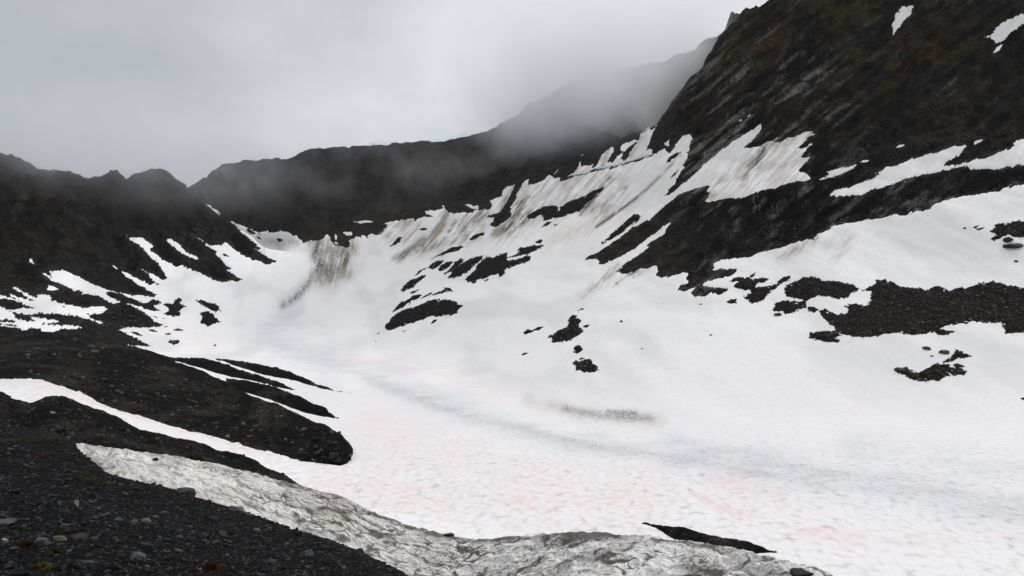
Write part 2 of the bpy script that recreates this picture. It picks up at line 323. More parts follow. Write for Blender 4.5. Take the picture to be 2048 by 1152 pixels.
# ------------------------------------------------------------------ snow outline masks on the photo raster
RU, RV, RW, RH = -500, -100, 3060, 1400
def fillpoly(P):
    """even-odd fill on the raster"""
    m = np.zeros((RH, RW), bool)
    x = P[:, 0]-RU; y = P[:, 1]-RV; n = len(P)
    y0 = max(0, int(np.floor(y.min()))); y1 = min(RH-1, int(np.ceil(y.max())))
    for j in range(y0, y1+1):
        yy = j+1e-4; a = y; bb = np.roll(y, -1); xa = x; xb = np.roll(x, -1)
        k = (a <= yy) != (bb <= yy)
        if not k.any(): continue
        xs = np.sort(xa[k]+(yy-a[k])/(bb[k]-a[k])*(xb[k]-xa[k]))
        for p, q in zip(xs[::2], xs[1::2]):
            i0 = max(0, int(np.ceil(p))); i1 = min(RW, int(np.floor(q))+1)
            if i1 > i0: m[j, i0:i1] = True
    return m
DMAX = 16.0
def sdf(P):
    P = np.asarray(P, float); m = fillpoly(P); d = np.full((RH, RW), DMAX, np.float32)
    for p, q in zip(P, np.roll(P, -1, axis=0)):
        x0 = int(min(p[0], q[0])-DMAX)-RU; x1 = int(max(p[0], q[0])+DMAX)+2-RU; y0 = int(min(p[1], q[1])-DMAX)-RV; y1 = int(max(p[1], q[1])+DMAX)+2-RV
        x0, x1 = max(x0, 0), min(x1, RW); y0, y1 = max(y0, 0), min(y1, RH)
        if x1 <= x0 or y1 <= y0: continue
        xx, yy = np.meshgrid(np.arange(x0, x1)+RU-p[0], np.arange(y0, y1)+RV-p[1])
        e = q-p; L2 = (e@e)+1e-9; t = np.clip((xx*e[0]+yy*e[1])/L2, 0, 1)
        d[y0:y1, x0:x1] = np.minimum(d[y0:y1, x0:x1], np.hypot(xx-t*e[0], yy-t*e[1]))
    return np.where(m, d, -d)
def samp(R, u, v):
    a = np.clip(u-RU, 0, RW-1.001); bq = np.clip(v-RV, 0, RH-1.001); i = a.astype(int); j = bq.astype(int); fa = a-i; fb = bq-j
    return (R[j, i]*(1-fa)+R[j, i+1]*fa)*(1-fb)+(R[j+1, i]*(1-fa)+R[j+1, i+1]*fa)*fb
MAIN = np.vstack([px('X',(250,760),(250,689)), px('M',(265,222),(130,150),(0,85)), px('B',(1215,525),(1260,495),(1350,480),(1480,485),(1640,468),(1660,455),(1600,430),(1530,375),(1470,330),(1380,275),(1260,228),(1235,222),(1160,244),(1130,232),(1100,215),(1040,180),(960,150),(890,140),(830,145),(840,128),(790,110),(760,125),(730,90),(690,70),(650,55),(600,30),(540,10),(510,0)),
  px('A',(480,895),(435,850),(460,850),(530,890),(500,828),(560,825),(625,822),(630,808),(680,830),(750,870),(820,895),(900,940),(1000,985),(1120,1025),(1250,1060),(1350,1080),(1440,1075),(1500,1085),(1560,1092),(1590,1075),(1540,1040),(1470,1000),(1390,950),(1310,900),(1250,850),(1238,822),(1300,850),(1360,885),(1440,930),(1530,965),(1580,955),(1640,978),(1590,945),(1540,900),(1510,860),(1448,812),(1500,840),(1560,855),(1610,885),(1640,910),(1690,920),(1722,910),(1690,865),(1660,830),(1645,790),(1620,745),(1560,700),(1500,640),(1440,580),(1390,540),(1340,515),(1300,470),(1350,492),(1395,492),(1415,480),(1450,485),(1500,520),(1555,560),(1570,585),(1530,600),(1545,625),(1600,660),(1660,710),(1730,740),(1800,780),(1850,770),(1910,790),(1980,820),(2048,850)),
  px('C',(205,798),(270,830),(340,870),(430,895),(500,885),(560,882),(600,890),(632,865),(590,840),(520,800),(470,765),(535,762),(510,745),(450,700),(410,650),(370,610),(385,600),(340,565),(290,520),(240,480),(180,440),(118,416),(160,428),(220,468),(300,520),(340,515),(420,515),(440,490),(455,458),(465,480),(500,490),(530,530),(570,570),(620,600),(680,630),(740,660),(800,675),(840,680),(890,712),(940,690),(992,690),(985,665),(930,655),(880,635),(860,620),(800,575),(765,552),(835,558),(790,520),(780,500),(740,470),(690,430),(640,390),(590,340),(540,295),(495,255),(560,280),(640,310),(700,340),(760,365),(810,385),(860,368),(930,375),(1000,375),(1060,368),(1100,365),(1130,395),(1180,410),(1220,440),(1245,465),(1270,490),(1330,465),(1450,465),(1480,430),(1490,410),(1530,415),(1540,450),(1580,510),(1640,520),(1700,540),(1735,530),(1735,470),(1745,435),(1775,450),(1790,425),(1850,430),(1860,405),(1885,410),(1915,435),(1940,405),(2040,400)),
  px('D',(310,445),(330,420),(370,400),(395,350),(325,335),(400,330),(450,320),(520,305),(580,310),(600,290),(650,290),(660,322),(690,290),(740,270),(800,275),(855,280),(830,262),(770,240),(765,215),(800,208),(860,208),(940,195),(965,180),(990,215),(1040,235),(1100,240),(1160,225),(1200,240),(1260,230),(1275,200),(1330,205),(1380,190),(1420,200),(1460,170),(1450,130),(1440,115),(1480,90),(1540,75),(1560,50),(1560,0)),
  px('E',(20,740),(30,710),(70,690),(130,670),(148,668),(215,650),(260,620),(292,608),(285,665),(350,655),(400,635),(450,620),(480,575),(520,562),(530,580),(592,508),(545,592),(630,600),(610,630),(680,610),(750,590),(850,565),(910,545),(960,530),(1020,510),(1100,500),(1180,490),(1250,468),(1290,450),(1400,420),(1550,375),(1580,340),(1640,310),(1690,290),(1710,335),(1740,325),(1780,280),(1820,225),(1870,160),(1910,148),(1955,155),(1967,200),(1945,260),(1950,300),(1925,340),(1915,400),(1885,450),(1885,490),(1850,530),(1810,600),(1790,650),(1740,700),(1700,750),(1675,780),(1720,770),(1800,720),(1860,660),(1950,590),(2040,505)),
  px('H',(512,545),(600,460),(680,400),(760,350),(850,275),(930,215),(1010,175),(1080,120),(1135,82),(1140,105),(1157,130),(1110,190),(1070,240),(1030,280),(955,330),(1040,330),(1130,315),(1210,270),(1270,260),(1312,228),(1280,270),(1330,275),(1400,240),(1480,215),(1560,185),(1670,155),(1655,185),(1698,190),(1620,235),(1560,290),(1515,345),(1580,340),(1650,290),(1672,292),(1620,330),(1580,380),(1555,430),(1600,440),(1645,430),(1590,480),(1550,530),(1525,575),(1600,590),(1640,635),(1640,665),(1560,675),(1450,690),(1340,720),(1280,750),(1200,760),(1120,780),(1020,820),(920,850),(800,855),(700,870),(620,885),(535,900),(580,860),(605,830),(605,795),(580,795),(590,770),(605,735),(570,730),(500,750),(400,780),(340,790),(250,850),(180,905),(120,960),(60,1020),(0,1070)),
  px('G',(1020,200),(950,225),(870,275),(800,320),(680,410),(600,470),(500,530),(430,560),(360,600),(348,622),(400,605),(460,595),(490,610),(510,635),(498,662),(560,650),(640,615),(720,580),(800,530),(870,500),(960,420),(1060,350),(1150,290),(1243,218),(1235,250),(1190,300),(1170,350),(1080,400),(985,472),(1010,480),(960,530),(900,570),(820,620),(750,670),(680,737),(770,757),(800,745),(850,735),(920,700),(1000,700),(1060,680),(1102,673),(1100,710),(1110,735),(1088,767),(1150,797),(1210,785),(1270,775),(1350,740),(1440,750),(1400,800),(1420,850),(1330,870),(1308,922),(1370,937),(1450,900),(1500,890),(1435,962),(1480,987),(1590,977),(1650,950),(1740,967),(1825,920),(1740,895),(1620,890),(1530,865),(1600,830),(1700,815),(1800,790),(1880,760),(1935,718),(1900,712),(1800,710),(1720,715),(1650,717),(1690,690),(1668,655),(1700,630),(1780,610),(1880,600),(1960,590),(2040,580)),
  px('J',(717,476),(760,460),(850,430),(960,405),(1080,370),(1180,335),(1280,310),(1360,295),(1420,245),(1530,205),(1570,165),(1650,150),(1770,125),(1900,100),(2040,80)),
  px('I',(573,1001),(720,968),(760,965),(820,978),(880,960),(950,925),(1010,937),(1070,910),(1140,850),(1240,820),(1350,795),(1460,775),(1580,760),(1680,745),(1780,730),(1880,690),(1960,670),(2048,655)), px('X',(2700,250),(2700,1500),(250,1500))])
STRIP = px('X',(-700,735),(720,735),(720,1500),(-700,1500))
GULLY = px('D',(1660,0),(1700,-60),(1760,-70),(1730,0),(1680,110),(1650,180),(1650,260),(1600,310),(1530,360),(1490,390),(1430,360),(1460,310),(1480,280),(1420,280),(1430,250),(1500,240),(1560,200),(1600,130),(1640,70))
sm_main = np.maximum(sdf(MAIN), sdf(STRIP))
sm_main = np.minimum(sm_main, -sdf(GULLY))
# ragged edges: grain along the fall of the slope
def ragged(R, amp=1.0, seed=0):
    near = np.abs(R) < DMAX-0.5; j, i = np.nonzero(near)
    u = i+RU+0.0; v = j+RV+0.0
    s_ = (0.75*u-0.66*v); t_ = (0.66*u+0.75*v)
    n = 1.0*fbm(u/20, v/16, None, 3, seed+1)+4.0*fbm(t_/5, s_/20, None, 3, seed+5)+2.2*noise(u/2.8, v/2.4, None, seed+9)
    R = R.copy(); R[j, i] += amp*n; return R
sm_main = ragged(sm_main, 1.0, 100)
print('main mask', time.time()-T0)
SNOWP = [  # (crop, outline, label)
 ('B',[(-40,140),(0,150),(70,170),(140,195),(200,220),(65,128),(110,145),(180,175),(250,195),(335,208),(290,185),(240,150),(190,115),(150,95),(118,72),(160,72),(220,110),(290,150),(365,178),(380,150),(430,140),(500,155),(525,180),(535,205),(600,225),(690,245),(770,265),(850,285),(950,275),(1060,270),(1112,290),(1085,320),(1030,345),(930,360),(900,365),(960,400),(1075,447),(1020,447),(940,415),(880,395),(800,375),(700,360),(600,350),(500,342),(420,340),(340,345),(290,360),(230,345),(160,335),(85,315),(120,300),(200,293),(355,290),(300,265),(260,255),(200,228),(140,205),(60,195),(0,185),(-40,180)], 'long pink-tinged snow sheet across the dark rubble under the left mountain'),
 ('B',[(-40,270),(0,280),(40,285),(100,320),(150,360),(160,385),(200,405),(290,425),(355,422),(300,375),(340,375),(420,385),(470,380),(480,405),(560,400),(605,430),(540,440),(430,450),(500,455),(590,455),(620,470),(700,460),(800,480),(835,485),(760,500),(640,500),(560,530),(500,540),(450,530),(400,500),(320,485),(260,517),(200,500),(120,485),(0,462),(-40,460),(-40,445),(100,470),(190,478),(100,455),(0,440),(-40,432),(-40,430),(60,434),(150,430),(140,415),(70,395),(10,410),(-40,410)], 'ragged low snow sheet lying just above the top of the big dark moraine'),
 ('A',[(300,705),(325,700),(345,708),(330,720),(358,765),(298,740)], 'tiny lone snow scrap high on the dark left mountain'),
 ('A',[(1685,517),(1720,495),(1770,515),(1840,560),(1870,600),(1930,650),(2000,675),(2038,717),(2000,705),(1940,690),(1860,655),(1810,610),(1760,560),(1710,525)], 'slanting finger of snow between two dark ribs of the left mountain'),
 ('A',[(470,1022),(500,980),(550,985),(605,1022),(520,1027)], 'small greyish snow patch on the brown rock bump at the left mountain foot'),
 ('A',[(1150,770),(1180,782),(1210,812),(1180,804)], 'thread of snow above the thin tongue on the left mountain'),
 ('C',[(268,96),(310,103),(327,124),(295,122)], 'smaller upper snow fleck beneath the notch between left ridge and headwall'),
 ('C',[(318,130),(370,148),(432,202),(390,187),(340,157)], 'longer lower snow fleck beneath the notch between left ridge and headwall'),
 ('C',[(1775,270),(1830,268),(1920,260),(1982,277),(1900,284),(1830,287)], 'thin flat snow line alone on the foot of the headwall'),
 ('C',[(1662,378),(1755,376),(1762,414),(1690,410)], 'stubby snow scrap above the dirty snow fan'),
 ('C',[(1590,396),(1612,430),(1600,468),(1583,440)], 'narrow upright snow scrap in the dark gap of the dirty fan'),
 ('C',[(1578,478),(1610,478),(1624,508),(1582,503)], 'small round snow scrap low in the dark gap of the dirty fan'),
 ('D',[(1165,150),(1210,138),(1260,165),(1312,158),(1314,192),(1260,194),(1200,167)], 'grey snow scrap hanging above the streaked snow apron of the headwall'),
 ('D',[(942,158),(968,155),(962,180),(946,176)], 'tiny snow speck above the streaked snow apron'),
 ('E',[(826,362),(852,342),(848,366)], 'faint snow speck in the mist above the hanging snow'),
 ('E',[(1678,240),(1732,203),(1727,272),(1690,257)], 'small triangular snow scrap beside the dark rib of the right mountain'),
 ('T',[(1172,72),(1210,33),(1264,27),(1250,70),(1215,105),(1195,135),(1170,162),(1160,115),(1180,85)], 'bright snow patch alone high on the brown right mountain'),
 ('T',[(1610,176),(1640,165),(1680,115),(1740,85),(1795,63),(1840,40),(1840,80),(1795,112),(1720,170),(1690,200),(1658,207),(1640,180)], 'slanting snow patch cut by the frame edge high on the right mountain'),
 ('T',[(1643,258),(1663,226),(1690,213),(1677,242)], 'small snow scrap right under the slanting high patch'),
 ('H',[(1740,662),(1800,635),(1835,600),(1790,580),(1850,566),(1920,548),(2048,528),(2110,512),(2050,560),(1980,595),(1910,618),(1810,655)], 'pale snow tongue below the cliff at the left of the long right-hand snow band'),
 ('I',[(368,437),(400,410),(445,408),(470,422),(410,437)], 'lower of two small oval snow scraps above the long right-hand snow band'),
 ('I',[(738,282),(770,253),(838,248),(790,280)], 'upper of two small oval snow scraps above the long right-hand snow band'),
 ('I',[(1533,248),(1540,218),(1580,203),(1664,193),(1600,227),(1560,250)], 'small snow scrap over the notch in the long right-hand snow band'),
 ('I',[(70,777),(75,750),(90,720),(120,708),(160,713),(260,688),(350,650),(430,630),(500,600),(530,575),(590,540),(525,552),(590,518),(620,485),(680,475),(750,465),(820,440),(890,395),(970,380),(1060,350),(1160,325),(1260,290),(1350,265),(1440,256),(1472,270),(1440,302),(1420,322),(1370,370),(1290,410),(1250,440),(1233,470),(1350,460),(1470,435),(1600,400),(1700,375),(1790,330),(1890,300),(1942,260),(1940,235),(1980,210),(2048,193),(2600,60),(2600,380),(2048,464),(1980,462),(1900,482),(1800,507),(1700,507),(1590,502),(1500,507),(1480,490),(1460,468),(1380,487),(1250,517),(1140,537),(1050,557),(960,572),(880,587),(790,617),(700,657),(600,692),(500,717),(430,747),(370,772),(250,772),(150,772)], 'long clean snow band crossing the right mountain above the grey slabs'),
 ('U',[(1618,822),(1632,808),(1645,812),(1625,825)], 'lower of two tiny snow specks on the grey cliff of the right mountain'),
 ('U',[(1672,790),(1698,770),(1702,776),(1680,794)], 'upper of two tiny snow specks on the grey cliff of the right mountain'),
]
HANG = [('E',[(695,574),(740,545),(790,500),(803,445),(827,438),(830,470),(880,465),(952,453),(940,490),(980,480),(1010,420),(1040,360),(1090,310),(1150,278),(1182,283),(1150,340),(1130,390),(1097,427),(1140,432),(1190,375),(1230,350),(1262,320),(1228,312),(1250,260),(1290,233),(1340,228),(1385,198),(1412,213),(1440,150),(1490,110),(1500,80),(1527,62),(1530,95),(1565,95),(1600,43),(1614,50),(1580,110),(1545,190),(1520,250),(1503,300),(1552,298),(1563,330),(1545,362),(1480,378),(1400,402),(1320,427),(1280,447),(1180,472),(1090,492),(1000,498),(960,502),(920,532),(880,547),(790,557),(740,572)], 'hanging snow with an icy blue lip under the misty headwall'),
        ('E',[(1298,290),(1380,228),(1412,218),(1372,290),(1332,330),(1312,380),(1280,412),(1228,402),(1260,350)])]
ISL = [  # dark rock standing out of the snow: (crop, outline, label or None)
 ('C',[(672,348),(710,350),(782,402),(750,410),(700,387)], 'narrow dark rock in the snow tongue below the ridge notch'),
 ('C',[(783,428),(820,438),(840,464),(800,457)], None), ('C',[(788,398),(832,408),(828,420),(800,410)], None),
 ('C',[(986,455),(1020,449),(1062,468),(1020,492)], 'lone dark rock in the clean snow left of the dirty fan'),
 ('C',[(418,610),(460,606),(513,642),(450,632)], 'small dark sliver in the snow between two ribs of the left mountain'),
 ('R',[(1116,1013),(1150,1008),(1200,1023),(1258,1040),(1272,1070),(1240,1082),(1200,1062),(1150,1037)], 'elongated dark outcrop just above the pyramid-shaped rock'),
 ('B',[(1673,255),(1720,233),(1790,250),(1768,205),(1840,193),(1874,210),(1850,245),(1903,275),(1850,320),(1832,382),(1760,377),(1678,355),(1730,325),(1720,290)], 'jagged dark outcrop between the cone of rubble and the pyramid-shaped rock'),
 ('B',[(1078,140),(1130,123),(1240,138),(1300,178),(1380,213),(1450,240),(1510,230),(1560,203),(1620,213),(1648,245),(1580,270),(1610,300),(1648,327),(1560,327),(1460,297),(1380,262),(1290,237),(1200,212),(1120,182)], 'long curved dark outcrop in the snow behind the cone of rubble'),
 ('R',[(1152,1142),(1170,1110),(1152,1090),(1205,1076),(1237,1110),(1273,1137),(1200,1162)], 'pyramid-shaped dark outcrop on the snow below the left mountain'),
 ('B',[(1330,535),(1400,543),(1474,582),(1400,572)], 'flat dark sliver beside the cone of rubble'), ('B',[(1505,515),(1560,513),(1614,537),(1560,537)], None),
 ('B',[(1773,515),(1830,503),(1896,522),(1820,534)], None), ('B',[(1685,557),(1740,546),(1764,562),(1710,574)], None),
 ('B',[(1710,642),(1750,618),(1844,628),(1820,662),(1770,674)], 'tattered dark outcrop near the far ends of the moraine fingers'), ('B',[(1665,484),(1725,480),(1700,492)], None),
 ('M',[(755,217),(790,201),(785,223)], None), ('B',[(1560,373),(1625,392),(1600,394)], None), ('B',[(1655,393),(1715,402),(1680,404)], None),
 ('F',[(612,217),(670,170),(750,130),(790,110),(850,80),(920,70),(985,73),(900,112),(820,137),(720,172)], 'uppermost curved dark sliver of the group in the middle of the snow slope'),
 ('F',[(472,372),(500,330),(550,298),(600,283),(640,240),(700,218),(755,213),(720,262),(680,292),(640,307),(590,297),(530,327),(500,362)], 'leftmost dark rib of the row of slanting ribs, with a thin tail'),
 ('F',[(692,302),(740,260),(790,226),(859,228),(820,272),(760,312),(710,332)], 'second dark rib from the left in the row of slanting ribs'),
 ('F',[(730,362),(790,328),(840,278),(870,230),(920,201),(980,198),(930,242),(880,292),(830,337),(780,352)], 'thin third dark rib in the row of slanting ribs'),
 ('F',[(800,402),(830,345),(870,298),(940,248),(1020,198),(1090,178),(1155,170),(1142,207),(1080,262),(1010,322),(940,372),(880,397)], 'wide fourth dark rib in the row of slanting ribs'),
 ('F',[(976,412),(1030,360),(1080,310),(1110,260),(1150,210),(1197,178),(1250,185),(1330,155),(1403,143),(1412,180),(1480,160),(1540,120),(1492,120),(1530,88),(1600,73),(1680,68),(1776,63),(1720,107),(1650,137),(1580,162),(1500,182),(1400,195),(1420,207),(1500,207),(1600,165),(1648,158),(1642,207),(1560,247),(1480,282),(1400,297),(1340,327),(1382,325),(1362,382),(1320,387),(1320,347),(1240,372),(1150,412),(1060,437),(1000,437)], 'largest dark outcrop at the right end of the row of slanting ribs'),
 ('F',[(305,543),(340,490),(380,440),(440,408),(500,388),(574,368),(520,422),(452,462),(447,492),(390,517)], 'spindle-shaped dark outcrop below the tail of the leftmost rib'),
 ('F',[(390,563),(440,528),(504,513),(450,552)], None),
 ('F',[(226,743),(270,680),(350,630),(420,588),(470,573),(545,573),(500,602),(440,622),(380,667),(310,712)], 'slim dark outcrop above the big lens-shaped outcrop, on its left'),
 ('F',[(480,627),(560,577),(620,543),(645,548),(600,577)], None),
 ('F',[(605,582),(680,550),(740,525),(763,488),(810,498),(855,532),(780,542),(700,562)], 'hooked dark outcrop above the big lens-shaped outcrop, on its right'),
 ('F',[(145,893),(190,830),(250,780),(330,723),(420,703),(500,680),(560,650),(640,608),(714,608),(700,640),(770,608),(830,618),(900,650),(955,680),(910,722),(880,757),(840,782),(760,782),(690,797),(610,792),(540,822),(460,852),(370,872),(300,902),(220,934),(180,938)], 'big lens-shaped dark scree outcrop in the middle of the snow slope'),
 ('F',[(610,874),(650,823),(695,818),(660,857)], None), ('F',[(320,948),(374,926),(345,950)], None), ('F',[(60,973),(114,937),(88,967)], None),
 ('F',[(1155,438),(1190,408),(1230,398),(1200,427)], None), ('F',[(1030,460),(1094,422),(1084,447)], None), ('F',[(1685,32),(1740,3),(1785,8),(1740,48)], None),
 ('E',[(266,992),(320,950),(400,913),(500,888),(560,875),(592,900),(600,932),(612,900),(680,858),(760,823),(830,803),(890,773),(950,733),(1055,697),(1042,742),(982,792),(922,832),(882,872),(832,932),(760,962),(690,972),(620,1002),(560,1012),(480,1042),(415,1052),(460,1000),(420,987),(340,1017),(280,1017)], 'long dark outcrop across the streaked snow apron under the mist'),
 ('E',[(415,1118),(450,1073),(490,1043),(529,1053),(480,1092)], 'short dark sliver just below the long outcrop of the streaked apron'), ('E',[(541,1098),(570,1068),(589,1080)], None),
 ('E',[(1696,452),(1740,388),(1800,348),(1859,328),(1858,347),(1780,402),(1730,442)], 'dark rock in the upper snow tongue beside the right mountain'),
 ('E',[(1732,613),(1780,558),(1838,503),(1802,562)], None),
 ('D',[(400,588),(440,553),(490,498),(534,488),(512,532),(460,572)], 'brownish sliver in the snow at the left of the streaked apron'),
 ('D',[(706,412),(730,398),(787,398),(788,417),(740,422)], None), ('D',[(1221,513),(1260,478),(1310,453),(1372,443),(1374,467),(1310,497),(1250,517)], 'dark lozenge below the brown streaks of the snow apron'),
 ('G',[(533,448),(580,400),(650,328),(730,263),(790,203),(850,158),(900,153),(940,165),(912,212),(850,252),(770,312),(690,372),(610,422)], 'smooth cigar-shaped outcrop beside the rocky spurs of the right mountain'),
 ('Q',[(750,490),(830,430),(880,398),(960,358),(998,330),(1003,270),(1018,230),(1060,196),(1097,210),(1102,243),(1147,243),(1169,275),(1142,310),(1147,350),(1204,385),(1182,427),(1110,462),(1040,512),(960,542),(900,557),(800,547),(793,500)], 'dark boot-shaped outcrop alone on the snow slope'),
 ('Q',[(420,432),(460,398),(530,393),(600,368),(690,346),(620,397),(560,407),(510,437),(470,452)], 'thin streaky dark scrap left of the boot-shaped outcrop'),
 ('Q',[(1175,352),(1230,323),(1289,323),(1240,367)], None), ('Q',[(1115,147),(1180,112),(1209,130),(1160,152)], None),
 ('Q',[(1066,630),(1110,594),(1159,598),(1199,650),(1140,692),(1025,682),(1090,660)], 'small tattered outcrop between the boot-shaped rock and the scree patch below it'), ('Q',[(1125,777),(1170,745),(1214,760)], None),
 ('Q',[(1060,817),(1100,790),(1200,783),(1287,772),(1322,810),(1389,890),(1340,932),(1270,945),(1180,927),(1103,907),(1098,860)], 'dark scree patch lowest in the line under the boot-shaped outcrop'),
 ('Q',[(396,712),(440,678),(499,685),(430,720)], None), ('Q',[(1345,942),(1409,923),(1380,944)], None), ('Q',[(1640,297),(1692,259),(1699,292)], None),
 ('J',[(496,742),(560,700),(640,698),(700,688),(764,657),(750,690),(720,710),(800,703),(890,693),(904,720),(850,747),(790,765),(773,797),(850,790),(930,773),(1000,738),(1050,698),(1134,678),(1122,722),(1060,752),(1010,792),(950,832),(890,872),(862,922),(790,947),(710,957),(648,890),(720,860),(730,827),(640,822),(560,802),(538,780),(600,745)], 'ragged forked rubble patch below the slabs, left of the oval one'),
 ('J',[(1073,820),(1100,778),(1180,738),(1250,708),(1340,690),(1420,698),(1450,728),(1560,733),(1660,748),(1750,778),(1850,808),(1780,852),(1700,907),(1640,927),(1560,907),(1500,892),(1430,882),(1340,907),(1280,937),(1220,917),(1140,902),(1083,882)], 'oval rubble patch next to the wide rubble band on the right'),
 ('J',[(950,1012),(980,958),(1060,943),(1150,938),(1282,943),(1294,1010),(1200,1047),(1080,1077),(1050,1047),(958,1047)], 'stony patch with tan rocks below the oval rubble patch'),
 ('J',[(1301,1000),(1380,996),(1419,1030),(1370,1062),(1320,1042)], 'small dark rubble patch between the tan stony patch and the wide band'),
 ('J',[(475,953),(520,923),(584,916),(578,967),(520,967)], 'little dark outcrop under the left end of the forked rubble patch'),
 ('L',[(940,108),(943,78),(1010,78),(1060,93),(1110,128),(1200,138),(1280,143),(1315,160),(1350,138),(1410,123),(1450,143),(1490,155),(1560,138),(1650,133),(1720,108),(1800,90),(1860,98),(1950,128),(2048,138),(2500,150),(2500,480),(2048,470),(1980,477),(1910,477),(1888,430),(1920,405),(1850,397),(1750,402),(1660,385),(1600,402),(1500,412),(1420,437),(1390,462),(1300,487),(1220,492),(1100,477),(1000,482),(960,502),(830,509),(760,502),(700,482),(640,467),(623,430),(583,400),(533,350),(516,310),(570,298),(610,325),(660,342),(720,322),(737,285),(740,258),(800,258),(860,270),(905,230),(912,175),(900,157),(840,165),(835,155),(915,130)], 'wide dark rubble band running out of frame across the right snow slope'),
 ('L',[(441,512),(453,478),(520,468),(600,458),(660,473),(684,500),(625,512),(674,525),(650,548),(570,545),(500,527)], 'tongue of rubble under the left end of the wide rubble band'),
 ('L',[(1381,465),(1420,448),(1529,465),(1480,492),(1410,492)], 'dark lump just under the lower edge of the wide rubble band'),
 ('L',[(1076,752),(1095,735),(1140,733),(1190,738),(1220,765),(1280,765),(1340,733),(1380,708),(1440,703),(1510,733),(1560,738),(1614,765),(1600,792),(1540,787),(1460,807),(1390,832),(1300,840),(1220,832),(1170,802),(1163,787),(1110,777)], 'dark slug-shaped rubble pile on the snow below the two brown boulders'),
 ('L',[(1445,692),(1500,658),(1550,608),(1600,623),(1659,650),(1600,667),(1550,662),(1490,697)], 'small rubble streak between the brown boulders and the slug-shaped pile'),
 ('K',[(1705,325),(1770,290),(1742,265),(1800,243),(1900,233),(2048,223),(2500,215),(2500,400),(2048,382),(1950,387),(1880,372),(1800,377),(1750,352)], 'dark rubble wedge entering from the frame edge above the wide rubble band'),
 ('K',[(1705,402),(1760,373),(1844,373),(1790,412),(1740,427)], None), ('K',[(1505,292),(1550,273),(1595,265),(1550,300)], None), ('K',[(1555,302),(1655,283),(1620,307),(1575,320)], None), ('K',[(1415,300),(1445,286),(1474,298),(1440,307)], None),
]

# ------------------------------------------------------------------ tint rasters: dirt, dark grit, blue ice, algae, ochre
TN = {k: np.zeros((1152, 2048), np.float32) for k in ('dirt', 'dark', 'blue', 'pink', 'ochre')}
def stroke(kind, c, w, s, *a):
    P = px(c, *a)
    for k, (p, q) in enumerate(zip(P[:-1], P[1:])):
        x0 = int(min(p[0], q[0])-2.4*w); x1 = int(max(p[0], q[0])+2.4*w)+1; y0 = int(min(p[1], q[1])-2.4*w); y1 = int(max(p[1], q[1])+2.4*w)+1
        x0, x1 = max(x0, 0), min(x1, 2048); y0, y1 = max(y0, 0), min(y1, 1152)
        if x1 <= x0 or y1 <= y0: continue
        xx, yy = np.meshgrid(np.arange(x0, x1)-p[0], np.arange(y0, y1)-p[1]); e = q-p
        t = np.clip((xx*e[0]+yy*e[1])/(e@e+1e-9), 0, 1); d = np.hypot(xx-t*e[0], yy-t*e[1])/w
        TN[kind][y0:y1, x0:x1] = np.maximum(TN[kind][y0:y1, x0:x1], s*np.exp(-d*d*1.2))
